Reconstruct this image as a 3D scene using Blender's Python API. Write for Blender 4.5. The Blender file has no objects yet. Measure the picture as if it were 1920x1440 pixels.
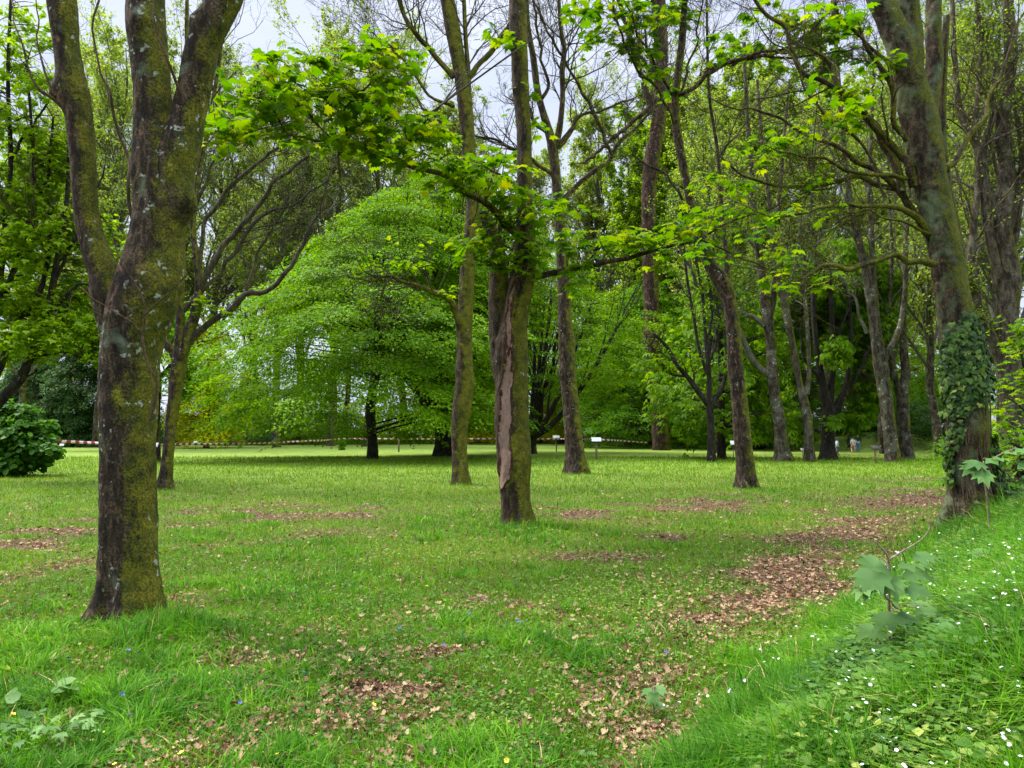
import bpy, math, numpy as np
from mathutils import Vector
R_=math.radians
sc=bpy.context.scene
COL=sc.collection
rng=np.random.default_rng(11)

# ---------------------------------------------------------------- camera
FPX=1400.0; CH=1.6; HOR=812.0
PITCH=math.atan((HOR-720)/FPX)
cam=bpy.data.cameras.new("camera"); camo=bpy.data.objects.new("camera",cam); COL.objects.link(camo)
cam.sensor_width=36; cam.lens=FPX*36/1920; cam.clip_end=3000; cam.clip_start=0.05
camo.location=(0,0,CH); camo.rotation_euler=(math.pi/2+PITCH,0,0)
sc.camera=camo
# ---------------------------------------------------------------- sky and sun
SUN_EL=R_(56); SUN_AZ=R_(-62)          # azimuth from +Y towards +X (behind the far trees)
w=bpy.data.worlds.new("World"); sc.world=w; w.use_nodes=True
nt=w.node_tree; nt.nodes.clear()
out=nt.nodes.new('ShaderNodeOutputWorld'); bg=nt.nodes.new('ShaderNodeBackground')
sky=nt.nodes.new('ShaderNodeTexSky'); sky.sky_type='NISHITA'; sky.sun_disc=False
sky.sun_elevation=SUN_EL; sky.sun_rotation=SUN_AZ
tc=nt.nodes.new('ShaderNodeTexCoord'); no=nt.nodes.new('ShaderNodeTexNoise')
mp=nt.nodes.new('ShaderNodeMapping'); mp.inputs['Scale'].default_value=(1,1,2.6)
no.inputs['Scale'].default_value=2.2; no.inputs['Detail'].default_value=6
cr=nt.nodes.new('ShaderNodeValToRGB'); cr.color_ramp.elements[0].position=.36; cr.color_ramp.elements[1].position=.62
cr.color_ramp.elements[0].color=(4.5,5.1,6.9,1); cr.color_ramp.elements[1].color=(6.4,6.8,7.9,1)
mx=nt.nodes.new('ShaderNodeMix'); mx.data_type='RGBA'; mx.inputs[0].default_value=.86
L=nt.links.new
L(tc.outputs['Generated'],mp.inputs[0]); L(mp.outputs[0],no.inputs['Vector']); L(no.outputs['Fac'],cr.inputs[0])
L(sky.outputs[0],mx.inputs[6]); L(cr.outputs[0],mx.inputs[7]); 
sx=nt.nodes.new('ShaderNodeSeparateXYZ'); L(tc.outputs['Generated'],sx.inputs[0])
zr=nt.nodes.new('ShaderNodeMapRange'); zr.inputs[1].default_value=.50; zr.inputs[2].default_value=1.; zr.inputs[3].default_value=1.; zr.inputs[4].default_value=5.5
zm=nt.nodes.new('ShaderNodeVectorMath'); zm.operation='SCALE'; L(sx.outputs[2],zr.inputs[0]); L(mx.outputs[2],zm.inputs[0]); L(zr.outputs[0],zm.inputs['Scale'])
L(zm.outputs[0],bg.inputs[0]); L(bg.outputs[0],out.inputs[0])
bg.inputs[1].default_value=0.072
sun=bpy.data.lights.new("sun",'SUN'); suno=bpy.data.objects.new("sun",sun); COL.objects.link(suno)
sun.energy=3.4; sun.angle=R_(18); sun.color=(1,.95,.86)
sd=Vector((math.sin(SUN_AZ)*math.cos(SUN_EL),math.cos(SUN_AZ)*math.cos(SUN_EL),math.sin(SUN_EL)))
suno.rotation_euler=(-sd).to_track_quat('-Z','Y').to_euler()
sc.view_settings.view_transform='Standard'; sc.view_settings.look='None'
sc.view_settings.exposure=1.12; sc.view_settings.gamma=1
sc.cycles.max_bounces=6; sc.cycles.diffuse_bounces=3; sc.cycles.glossy_bounces=2
sc.cycles.transmission_bounces=3; sc.cycles.transparent_max_bounces=4
sc.cycles.use_denoising=True

# ---------------------------------------------------------------- picture <-> place
cT,sT=math.cos(PITCH),math.sin(PITCH)
def ray(x,y):
    a=(x-960)/FPX; b=(720-y)/FPX
    return np.array([a, cT-b*sT, sT+b*cT])
def P(x,y,d):
    r=ray(x,y); return np.array([0,0,CH])+r*(d/r[1])
def dist(y):                       # distance of flat ground seen at row y
    r=ray(960,y); return r[1]*CH/(-r[2])

# ---------------------------------------------------------------- noise
def _h(ix,iy,iz,s):
    n=(ix.astype(np.int64)*374761393+iy.astype(np.int64)*668265263+iz.astype(np.int64)*2147483647+s*974711)&0xffffffff
    n=((n^(n>>13))*1274126177)&0xffffffff
    n=(n^(n>>16))&0xffffffff
    return n/4294967295.0
def vn3(p,s=0):
    p=np.asarray(p,float); i=np.floor(p); f=p-i; f=f*f*(3-2*f); i=i.astype(np.int64)
    r=0
    for a in (0,1):
        for b in (0,1):
            for c in (0,1):
                wgt=(f[...,0] if a else 1-f[...,0])*(f[...,1] if b else 1-f[...,1])*(f[...,2] if c else 1-f[...,2])
                r=r+wgt*_h(i[...,0]+a,i[...,1]+b,i[...,2]+c,s)
    return r
def n2(X,Y,sc_,s=0,o=3):
    r=0;a=1;t=0
    for k in range(o):
        r=r+a*vn3(np.stack([X*sc_*2**k,Y*sc_*2**k,np.zeros_like(X)+k*7.3],-1),s+k); t+=a; a*=.5
    return r/t
def ss(x): x=np.clip(x,0,1); return x*x*(3-2*x)

# ---------------------------------------------------------------- terrain
def bank_s(X,Y): return .811*(X-(.45+.722*np.maximum(Y-3.5,0)))
def gz(X,Y):
    X=np.asarray(X,float);Y=np.asarray(Y,float)
    s=bank_s(X,Y)
    amp=(.78+.14*n2(X,Y,.5,5,2))*ss((Y-.6)/3.5)
    z=amp*ss((s+.1)/2.6)+.25*ss((s-2.4)/6)*ss((Y-.6)/3.5)
    z=z*(1-.6*ss((Y-40)/25))
    near=ss((42-Y)/20)
    z=z+(.05*(n2(X,Y,.9,9,3)-.5)+.03*(n2(X,Y,3.1,19,2)-.5))*near
    ye=112-50*ss((X-18)/14)
    z=z+(1.7*ss((Y-ye)/5)+.6*(n2(X,Y,.25,3,2)-.5)*ss((Y-ye)/5))*ss((X+2)/8)
    for (hx,hy,hr,hh) in ((-3.1,6.2,.9,.05),(.1,12.6,1.0,.06)):
        z=z+hh*np.exp(-((X-hx)**2+(Y-hy)**2)/hr**2)
    return z
def G(x,y,extra=0):
    """point of the ground seen at a pixel of the photograph"""
    r=ray(x,y); lo=2.0
    ds=np.linspace(2,400,8000); X=r[0]/r[1]*ds; Z=CH+r[2]/r[1]*ds
    k=np.argmax(Z<gz(X,ds)+extra); d=ds[k] if k>0 else 200.
    return np.array([r[0]/r[1]*d,d,float(gz(r[0]/r[1]*d,d))])
PATCH=[(-.75,4.75,.32,.11,.7),(.1,4.15,.15,.2,.5),(-.4,5.5,.28,.18,.9),(-2.6,10.5,1.2,.5,.55),(-4.2,9.6,1.2,.5,.6),(-6.5,10.5,1.3,.6,.7),
 (-7.3,13,1.6,1.0,.7),(.55,6.9,.45,.4,.8),(.0,7.4,.5,.3,.8),(1.3,9.5,1.3,.55,.75),(1.2,15.5,1.6,1.0,.75),(-4,15,2.5,1.4,.6),(2.6,11.2,1.2,.6,.7),
 (-2.7,4.2,.3,.15,.4),(.75,3.95,.2,.25,.6),(-.55,3.75,.2,.12,.3),(-5.2,6.9,.4,.25,.55),(1.0,5.0,.35,.3,.5),(-1.6,5.3,.3,.2,.5),(14.4,25.5,1.9,1.4,1.2),(5.5,17,2.5,1.4,.6)]
def litter(X,Y):
    X=np.asarray(X,float);Y=np.asarray(Y,float)
    s=bank_s(X,Y)
    wd=.55+.07*Y
    fr=n2(X,Y,1.3,31,4); f2=n2(X,Y,.35,37,3)
    path=np.exp(-((s+wd*.75)/(wd*.62))**2)*ss((Y-4.6)/1.6)*ss((24-Y)/7)
    m=path*(.42+.7*ss((fr-.30)/.25))*(.2+.8*ss((Y-5.4)/1.4))
    for (px,py,rx,ry,a) in PATCH:
        m=np.maximum(m,a*.95*np.exp(-((X-px)/rx)**2-((Y-py)/ry)**2)*(.1+1.3*ss((fr-.35)/.25)))
    m=m+.48*ss((f2-.38)/.2)*ss((fr-.42)/.25)*ss((30-Y)/14)
    m=m*(1-ss((s+.05)/.35))
    return np.clip(m,0,1)
def lush(X,Y):                      # where the grass stands long
    s=bank_s(X,Y)
    l=ss((s+.15)/.5)*ss((Y-.2)/1.5)
    f=n2(X,Y,.8,51,3)
    l=np.maximum(l,.75*ss((f-.52)/.14)*ss((5.6-Y)/1.2)) # front edge
    f3=n2(X,Y,1.9,57,2); l=np.maximum(l,.62*ss((f3-.60)/.12)*ss((26-Y)/12)); l=np.maximum(l,.16)
    for (px,py,r,a) in ((-2.75,6.0,.55,1),(-3.5,5.8,.6,.75),(-2.4,5.3,.5,.6),(.15,12.3,1.0,.8),(-.3,12.0,.8,.6),(4.6,15.8,.6,1),(-1.9,8.0,1.2,.5),(-1.55,4.4,.5,.6),(1.63,5.2,.2,1),(6.9,20.6,1,.8),(-1.2,5.1,.4,.6),(-.2,3.8,.5,.5)):
        l=np.maximum(l,a*np.exp(-((X-px)**2+(Y-py)**2)/r**2))
    for (px,py,rr) in ((308,918,.7),(864,908,.6),(1079,888,.9),(1400,918,.8),(1334,868,1.),(1469,862,1.2),(1516,863,1.),(1553,868,1.2),(1673,868,1.3),(1697,862,1.2)):
        dd=dist(py); l=np.maximum(l,.75*np.exp(-((X-(px-960)/FPX*dd)**2+(Y-dd+.2)**2)/rr**2))
    return l*(1-.8*np.clip(litter(X,Y),0,1))

# ---------------------------------------------------------------- mesh helpers
def mesh(name,V,quads=None,tris=None,mat=None,attrs=None,smooth=False,mi=None):
    V=np.asarray(V,np.float32).reshape(-1,3)
    nq=0 if quads is None else len(quads); ntr=0 if tris is None else len(tris)
    me=bpy.data.meshes.new(name); me.vertices.add(len(V)); me.vertices.foreach_set('co',V.ravel())
    me.loops.add(nq*4+ntr*3); me.polygons.add(nq+ntr)
    li=[];ls=[];lt=[]
    if nq: li.append(np.asarray(quads).ravel()); ls.append(np.arange(nq)*4); lt.append(np.full(nq,4))
    if ntr: li.append(np.asarray(tris).ravel()); ls.append(nq*4+np.arange(ntr)*3); lt.append(np.full(ntr,3))
    me.loops.foreach_set('vertex_index',np.concatenate(li).astype(np.int32))
    me.polygons.foreach_set('loop_start',np.concatenate(ls).astype(np.int32))
    try: me.polygons.foreach_set('loop_total',np.concatenate(lt).astype(np.int32))
    except Exception: pass
    if smooth: me.polygons.foreach_set('use_smooth',np.ones(nq+ntr,bool))
    for k,v in (attrs or {}).items():
        a=me.attributes.new(k,'FLOAT','POINT'); a.data.foreach_set('value',np.asarray(v,np.float32))
    if mat is not None:
        for m in (mat if isinstance(mat,(list,tuple)) else [mat]): me.materials.append(m)
    if mi is not None: me.polygons.foreach_set('material_index',np.asarray(mi,np.int32))
    me.update(calc_edges=True)
    return me
def link(name,me,parent=None,loc=(0,0,0)):
    o=bpy.data.objects.new(name,me); COL.objects.link(o); o.location=loc
    if parent is not None: o.parent=parent
    return o
def tag(o,label,cat=None,group=None,kind=None):
    if label: o['label']=label
    if cat: o['category']=cat
    if group: o['group']=group
    if kind: o['kind']=kind
    return o
def empty(name,loc,label,cat,group=None,rz=0):
    o=bpy.data.objects.new(name,None); COL.objects.link(o); o.location=loc; o.rotation_euler=(0,0,rz); o.empty_display_size=.3
    return tag(o,label,cat,group)
def copy_tree(o,loc,rz,scale,label,group=None):
    c=o.copy(); COL.objects.link(c); c.location=loc; c.rotation_euler=(0,0,rz); c.scale=scale if hasattr(scale,'__len__') else (scale,)*3
    c['label']=label
    if group: c['group']=group
    for ch in list(o.children):
        d=ch.copy(); COL.objects.link(d); d.parent=c
    return c
class Acc:
    def __init__(s): s.V=[];s.Q=[];s.T=[];s.A={};s.n=0
    def add(s,V,Q=None,T=None,**at):
        V=np.asarray(V).reshape(-1,3)
        s.V.append(V)
        if Q is not None and len(Q): s.Q.append(np.asarray(Q)+s.n)
        if T is not None and len(T): s.T.append(np.asarray(T)+s.n)
        for k,v in at.items(): s.A.setdefault(k,[]).append(np.broadcast_to(np.asarray(v,float).ravel() if np.ndim(v) else v,(len(V),)))
        s.n+=len(V)
    def mesh(s,name,mat,smooth=False,off=(0,0,0)):
        V=np.concatenate(s.V)-np.asarray(off)
        return mesh(name,V,np.concatenate(s.Q) if s.Q else None,np.concatenate(s.T) if s.T else None,mat,{k:np.concatenate(v) for k,v in s.A.items()},smooth)

def resample(pts,n):
    """Catmull-Rom through pts (m,k) -> n samples"""
    p=np.asarray(pts,float); m=len(p)
    q=np.vstack([2*p[0]-p[1],p,2*p[-1]-p[-2]])
    sg=np.linalg.norm(np.diff(p[:,:3],axis=0),axis=1); cum=np.concatenate([[0],np.cumsum(sg)])
    t=np.linspace(0,cum[-1],n); i=np.clip(np.searchsorted(cum,t,side='right')-1,0,m-2)
    u=((t-cum[i])/np.maximum(sg[i],1e-9))[:,None]
    a,b,c,d=q[i],q[i+1],q[i+2],q[i+3]
    return .5*((2*b)+(c-a)*u+(2*a-5*b+4*c-d)*u*u+(3*b-a-3*c+d)*u**3)
def norm(v): return v/np.maximum(np.linalg.norm(v,axis=-1,keepdims=True),1e-9)
def frames(Pn):
    t=np.empty_like(Pn); t[:,1:-1]=Pn[:,2:]-Pn[:,:-2]; t[:,0]=Pn[:,1]-Pn[:,0]; t[:,-1]=Pn[:,-1]-Pn[:,-2]
    t=norm(t); mean=np.abs(norm(Pn[:,-1]-Pn[:,0]))
    ax=np.zeros_like(mean); ax[np.arange(len(ax)),np.argmin(mean+np.array([.02,.0,.3]),axis=1)]=1
    ref=np.repeat(ax[:,None],Pn.shape[1],1)
    u=norm(np.cross(t,ref)); v=np.cross(t,u)
    return t,u,v
def tubes(acc,Pn,Rn,sides=4,**at):
    Pn=np.asarray(Pn,float); Rn=np.asarray(Rn,float); N,K,_=Pn.shape
    t,u,v=frames(Pn); a=np.arange(sides)*2*math.pi/sides
    V=Pn[:,:,None]+Rn[:,:,None,None]*(np.cos(a)[None,None,:,None]*u[:,:,None]+np.sin(a)[None,None,:,None]*v[:,:,None])
    b=(np.arange(N)[:,None,None]*K+np.arange(K-1)[None,:,None])*sides
    s=np.arange(sides)[None,None,:]; s2=(s+1)%sides
    Q=np.stack([b+s,b+s2,b+sides+s2,b+sides+s],-1).reshape(-1,4)
    acc.add(V,Q,**at)
def trunk_tube(acc,pts,rad,sides=32,step=.05,noise=.06,flare=0,seed=0,z0=None,knobs=(),wob=0):
    pr=resample(np.column_stack([pts,rad]),max(6,int(np.sum(np.linalg.norm(np.diff(pts,axis=0),axis=1))/step)))
    C=pr[:,:3]
    if wob:
        e_=ss(np.linspace(0,1,len(C))*6)[:,None]
        C=C+e_*wob*np.stack([vn3(C*2.6+k*9+seed,seed+k)-.5 for k in range(3)],-1)
    r=np.maximum(pr[:,3],.004); t,u,v=[x[0] for x in frames(C[None])]
    a=np.arange(sides)*2*math.pi/sides
    dirs=np.cos(a)[None,:,None]*u[:,None]+np.sin(a)[None,:,None]*v[:,None]
    base=C[:,None]+dirs*r[:,None,None]
    rr=np.repeat(r[:,None],sides,1)
    n=(vn3(base*np.array([2.2,2.2,1.1])+seed*3.1,seed)-.5)*1.6+(vn3(base*np.array([7,7,3.5]),seed+5)-.5)*.8+(vn3(base*np.array([22,22,12]),seed+9)-.5)*.5+(vn3(base*np.array([48,48,26]),seed+19)-.5)*.35
    rr=rr*(1+noise*2*n)
    if flare:
        z=C[:,2]-(C[0,2] if z0 is None else z0)
        f=np.exp(-np.maximum(z,0)/(.22+r*.5))
        lob=.55+.45*np.cos(a*5+seed+ .8*np.sin(a*2+seed))
        rr=rr*(1+flare*f[:,None]*lob[None])
    for (kx,ky,kz,kr,kh) in knobs:
        dd=np.linalg.norm(base-np.array([kx,ky,kz]),axis=-1); rr=rr+kh*np.exp(-(dd/kr)**2)
    V=C[:,None]+dirs*rr[...,None]
    K=len(C); b=(np.arange(K-1)[:,None])*sides; s=np.arange(sides)[None]; s2=(s+1)%sides
    Q=np.stack([b+s,b+s2,b+sides+s2,b+sides+s],-1).reshape(-1,4)
    V=np.concatenate([V.reshape(-1,3),C[-1:]+t[-1:]*r[-1]*.5])
    e=(K-1)*sides; T=np.stack([e+s[0],e+s2[0],np.full(sides,K*sides)],-1)
    acc.add(V,Q,T)
    return C,r

def grow(Pn,Rn,n,tr=(.2,.95),ang=(30,60),lf=.5,K=6,up=.08,jit=.12,rf=.55,rend=.25,seed=1,lmin=.1,rmin=.003,taperL=.5):
    g=np.random.default_rng(seed); N,M,_=Pn.shape
    idx=np.repeat(np.arange(N),n); m=len(idx)
    t=g.uniform(tr[0],tr[1],m)*(M-1); i=np.minimum(t.astype(int),M-2); f=(t-i)[:,None]
    A=Pn[idx,i]; B=Pn[idx,i+1]; p=A+(B-A)*f; tan=norm(B-A)
    r0=(Rn[idx,i]*(1-f[:,0])+Rn[idx,i+1]*f[:,0])*rf
    perp=norm(np.cross(tan,g.normal(size=(m,3)))); an=np.radians(g.uniform(ang[0],ang[1],m))[:,None]
    d=norm(tan*np.cos(an)+perp*np.sin(an))
    plen=np.sum(np.linalg.norm(np.diff(Pn,axis=1),axis=2),axis=1)[idx]
    Lh=np.maximum(plen*lf*(1-taperL*t/(M-1))*g.uniform(.55,1.3,m),lmin)
    C=np.empty((m,K,3)); C[:,0]=p
    for k in range(1,K):
        C[:,k]=C[:,k-1]+d*(Lh/(K-1))[:,None]
        d=norm(d+g.normal(size=(m,3))*jit+np.array([0,0,up]))
    Rr=np.maximum(r0[:,None]*np.linspace(1,rend,K)[None],rmin)
    return C,Rr
def polys(lst,K=10):
    """traced polylines [(pts,rad)] to arrays"""
    Pn=[];Rn=[]
    for p,r in lst:
        q=resample(np.column_stack([p,r]),K); Pn.append(q[:,:3]);Rn.append(np.maximum(q[:,3],.004))
    return np.array(Pn),np.array(Rn)

# leaf templates: local x side, y heading, z normal
def tpl_quad():
    return np.array([[0,0,0],[.36,.45,.07],[0,1,-.06],[-.36,.45,.07]]),np.array([[0,1,2,3]]),None
def tpl_maple():
    o=[(0,0),(.16,-.06),(.42,-.10),(.40,.10),(.60,.34),(.34,.36),(.38,.62),(.16,.58),(0,.95)]
    o=o+[(-x,y) for x,y in reversed(o[1:-1])]
    c=np.array([[0,.26]]); p=np.vstack([c,np.array(o)])
    z=-.28*((p[:,0])**2+(p[:,1]-.26)**2)+.05*np.abs(p[:,0]); nt_=np.linalg.norm(p-np.array([0,.26]),axis=1); z=z+.09*(nt_<.38)*(nt_>.05)
    n=len(o); T=np.array([[0,1+i,1+(i+1)%n] for i in range(n)])
    return np.column_stack([p,z]),None,T
def tpl_maple_lo():
    o=[(0,0),(.45,-.05),(.6,.38),(.25,.42),(0,.95),(-.25,.42),(-.6,.38),(-.45,-.05)]
    p=np.vstack([[0,.25],np.array(o)]); z=-.3*((p[:,0])**2+(p[:,1]-.26)**2)
    n=len(o); T=np.array([[0,1+i,1+(i+1)%n] for i in range(n)])
    return np.column_stack([p,z]),None,T
def tpl_ivy():
    o=[(0,0),(.4,-.12),(.55,.3),(.28,.5),(0,.95),(-.28,.5),(-.55,.3),(-.4,-.12)]
    p=np.vstack([[0,.3],np.array(o)]); z=np.array([.08]+[-.02]*8)
    n=len(o); return np.column_stack([p,z]),None,np.array([[0,1+i,1+(i+1)%n] for i in range(n)])
def tpl_dead():
    o=[(0,0),(.22,.1),(.14,.25),(.38,.42),(.16,.5),(.26,.75),(0,.95),(-.24,.7),(-.12,.5),(-.34,.38),(-.15,.25),(-.2,.1)]
    p=np.vstack([[0,.45],np.array(o)]); z=.9*p[:,0]**2+.5*(p[:,1]-.45)**2+np.array([0,.06,-.02,.03,.12,-.03,.05,.1,0,.04,.1,-.03,.06])
    n=len(o); return np.column_stack([p,z]),None,np.array([[0,1+i,1+(i+1)%n] for i in range(n)])
def tpl_palm():     # horse chestnut leaf, 5 leaflets hanging
    V=[];Q=[]
    for k,a in enumerate((-75,-38,0,38,75)):
        a=R_(a); d=np.array([math.sin(a),math.cos(a)]); s=np.array([d[1],-d[0]]); Lf=1-.25*abs(k-2)/2
        b=len(V)
        for (u,wd,z) in ((.03,0,0),(.62*Lf,.15,-.12),(Lf,0,-.38),(.62*Lf,-.15,-.12)):
            q=d*u+s*wd; V.append([q[0],q[1],z])
        Q.append([b,b+1,b+2,b+3])
    return np.array(V),np.array(Q),None
def tpl_round():
    o=[(0,0),(.4,.1),(.5,.5),(.25,.85),(0,.9),(-.25,.85),(-.5,.5),(-.4,.1)]
    p=np.vstack([[0,.45],np.array(o)]); z=np.array([-.05]+[0,.05,.08,.05,0,.05,.08,.05]); n=len(o)
    return np.column_stack([p,z]),None,np.array([[0,1+i,1+(i+1)%n] for i in range(n)])
QUAD=tpl_quad(); MAPLE=tpl_maple(); MAPLO=tpl_maple_lo(); IVY=tpl_ivy(); DEAD=tpl_dead(); PALM=tpl_palm(); ROUND=tpl_round()
def leaves(acc,tpl,pos,head,nrm,size,rnd):
    T,Q,Tr=tpl; n=len(pos); m=len(T)
    h=norm(head); s=norm(np.cross(h,nrm)); z=np.cross(s,h)
    V=pos[:,None]+size[:,None,None]*(T[None,:,0,None]*s[:,None]+T[None,:,1,None]*h[:,None]+T[None,:,2,None]*z[:,None])
    off=(np.arange(n)*m)[:,None,None]
    acc.add(V,None if Q is None else (Q[None]+off).reshape(-1,4),None if Tr is None else (Tr[None]+off).reshape(-1,3),rnd=np.repeat(rnd,m))

# ---------------------------------------------------------------- materials
def M(name):
    m=bpy.data.materials.new(name); m.use_nodes=True; t=m.node_tree; t.nodes.clear(); return m,t
class NT:
    def __init__(s,t): s.t=t
    def n(s,ty,ins=None,**pr):
        o=s.t.nodes.new('ShaderNode'+ty)
        for k,v in pr.items(): setattr(o,k,v)
        for k,v in (ins or {}).items():
            if hasattr(v,'is_output') or isinstance(v,bpy.types.NodeSocket): s.t.links.new(v,o.inputs[k])
            else: o.inputs[k].default_value=v
        return o
    def noise(s,vec,scale,detail=4,rough=.55,dist=0): return s.n('TexNoise',{'Vector':vec,'Scale':scale,'Detail':detail,'Roughness':rough,'Distortion':dist}).outputs['Fac']
    def ramp(s,fac,stops,interp='LINEAR'):
        r=s.n('ValToRGB',{0:fac}); e=r.color_ramp.elements; r.color_ramp.interpolation=interp
        while len(e)<len(stops): e.new(.5)
        for k,(p,c) in enumerate(stops):
            e[k].position=p; e[k].color=(*c,1) if hasattr(c,'__len__') else (c,c,c,1)
        return r.outputs[0]
    def mix(s,f,a,b,bt='MIX'): 
        o=s.n('Mix',data_type='RGBA',blend_type=bt)
        for i,v in ((0,f),(6,a),(7,b)):
            if isinstance(v,bpy.types.NodeSocket): s.t.links.new(v,o.inputs[i])
            else: o.inputs[i].default_value=(*v,1) if hasattr(v,'__len__') else v
        return o.outputs[2]
    def math(s,op,a,b=0.,clamp=False):
        o=s.n('Math',operation=op,use_clamp=clamp)
        for i,v in ((0,a),(1,b)):
            if isinstance(v,bpy.types.NodeSocket): s.t.links.new(v,o.inputs[i])
            else: o.inputs[i].default_value=v
        return o.outputs[0]
def leaf_mat(name,stops,trans=.38,tcol=None,rough=.55,spec=.10,sat=1.12,warm=1.28,bl=1.1):
    m,t=M(name); k=NT(t)
    stops=[(p,(c[0]*warm,c[1],c[2]*bl)) for p,c in stops]
    a=k.n('Attribute',attribute_name='rnd').outputs['Fac']
    c=k.ramp(a,stops)
    oi=k.n('ObjectInfo').outputs['Random']
    c=k.n('HueSaturation',{'Hue':.5,'Saturation':sat,'Value':k.math('ADD',k.math('MULTIPLY',oi,.3),.85),'Color':c}).outputs[0]
    pb=k.n('BsdfPrincipled',{'Base Color':c,'Roughness':rough,'Specular IOR Level':spec})
    tc_=k.mix(1.0,c,tcol or (1.45,1.45,.5),'MULTIPLY')
    tr=k.n('BsdfTranslucent',{'Color':tc_})
    ms=k.n('MixShader',{0:trans,1:pb.outputs[0],2:tr.outputs[0]})
    k.n('OutputMaterial',{0:ms.outputs[0]})
    return m
def bark_mat(name,dark=(.018,.012,.008),mid=(.05,.034,.020),light=(.125,.09,.058),moss=.5,mosscol=(.075,.095,.010),mosscol2=(.27,.25,.016),side=(1,0,.15),lichen=.35,pink=.2,scale=1.0,bump=.9,grey=0.,bare=False,greycol=(.22,.24,.19)):
    m,t=M(name); k=NT(t)
    g=k.n('NewGeometry'); pos=g.outputs['Position']; nr=g.outputs['Normal']
    mp=k.n('Mapping',{'Vector':pos,'Scale':(scale,scale,scale*.33)}).outputs[0]
    n1=k.noise(mp,11,7,.78); nfine=k.noise(pos,55*scale,5,.75); nbig=k.noise(pos,1.7*scale,4,.6); nmid=k.noise(pos,6*scale,5,.65,.4)
    nlarge2=k.noise(k.n('Mapping',{'Vector':pos,'Location':(31,7,3)}).outputs[0],2.6*scale,5,.62,.6)
    c=k.ramp(n1,[(.40,dark),(.5,mid),(.60,light)])
    c=k.mix(k.ramp(nfine,[(.40,.9),(.54,.0)]),c,dark)
    # pinkish bare bark
    if pink: c=k.mix(k.ramp(nmid,[(.62-.07*pink,0.),(.70-.07*pink,.8)]),c,k.mix(nfine,(.16,.065,.045),(.34,.2,.14)))
    if grey: c=k.mix(k.math('MULTIPLY',k.ramp(nlarge2,[(.62-.3*grey,0.),(.78-.3*grey,1.)]),.85),c,k.mix(nfine,(greycol[0]*.6,greycol[1]*.6,greycol[2]*.6),greycol))
    # moss, thick on one side and near the foot
    dv=k.n('VectorMath',{0:nr,1:side},operation='DOT_PRODUCT').outputs['Value']
    mm=k.math('ADD',k.math('MULTIPLY',dv,.24),k.math('ADD',k.math('MULTIPLY',nbig,.62),k.math('ADD',k.math('MULTIPLY',nmid,.30),k.math('MULTIPLY',nfine,.22))))
    th=.94-.50*moss
    mfac=k.ramp(mm,[(th-.05,0.),(th+.06,.93)])
    mc=k.mix(k.ramp(nmid,[(.35,0.),(.65,1.)]),mosscol,mosscol2)
    mc=k.mix(k.ramp(nfine,[(.42,.75),(.58,0.)]),mc,(.02,.024,.005))
    c=k.mix(mfac,c,mc)
    # lichen
    if lichen:
        vo=k.n('TexVoronoi',{'Vector':k.mix(.16,pos,k.n('TexNoise',{'Vector':pos,'Scale':14*scale,'Detail':4.}).outputs['Color']),'Scale':13*scale,'Randomness':1.}).outputs['Distance']
        lf=k.math('MULTIPLY',k.ramp(vo,[(.20,1.),(.27,0.)]),k.ramp(nlarge2,[(.63-.14*lichen,0.),(.70-.14*lichen,1.)]))
        lc=k.mix(nmid,(.32,.35,.25),(.58,.60,.50))
        c=k.mix(k.math('MULTIPLY',lf,.9),c,lc)
    if bare:
        ba=k.n('Attribute',attribute_name='bare').outputs['Fac']
        bn=k.math('ADD',ba,k.math('MULTIPLY',k.math('SUBTRACT',k.noise(mp,7,7,.75,.6),.5),1.9))
        c=k.mix(k.ramp(bn,[(.34,0.),(.42,1.)]),c,k.mix(n1,(.035,.010,.007),(.11,.035,.022)))
        crack=k.noise(k.n('Mapping',{'Vector':pos,'Scale':(3,3,.8)}).outputs[0],9,6,.8,1.2)
        pc=k.mix(nmid,(.21,.125,.092),(.42,.28,.21))
        pc=k.mix(k.ramp(crack,[(.38,.85),(.44,.0)]),pc,(.08,.045,.03))
        c=k.mix(k.ramp(bn,[(.52,0.),(.56,1.)]),c,pc)
    hb=k.math('ADD',k.math('MULTIPLY',n1,1.6),k.math('ADD',k.math('MULTIPLY',nfine,.7),k.math('MULTIPLY',mfac,.5)))
    bp=k.n('Bump',{'Height':hb,'Strength':bump,'Distance':.03/scale})
    pb=k.n('BsdfPrincipled',{'Base Color':c,'Roughness':.92,'Specular IOR Level':.15,'Normal':bp.outputs[0]})
    k.n('OutputMaterial',{0:pb.outputs[0]})
    return m
def plain(name,col,rough=.7,var=.25,scale=20,metal=0.):
    m,t=M(name); k=NT(t); g=k.n('TexCoord').outputs['Object']
    n_=k.noise(g,scale,4,.6); c=k.mix(k.ramp(n_,[(.3,0.),(.7,1.)]),tuple(x*(1-var) for x in col),tuple(min(1,x*(1+var)) for x in col))
    pb=k.n('BsdfPrincipled',{'Base Color':c,'Roughness':rough,'Metallic':metal}); k.n('OutputMaterial',{0:pb.outputs[0]}); return m

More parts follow.
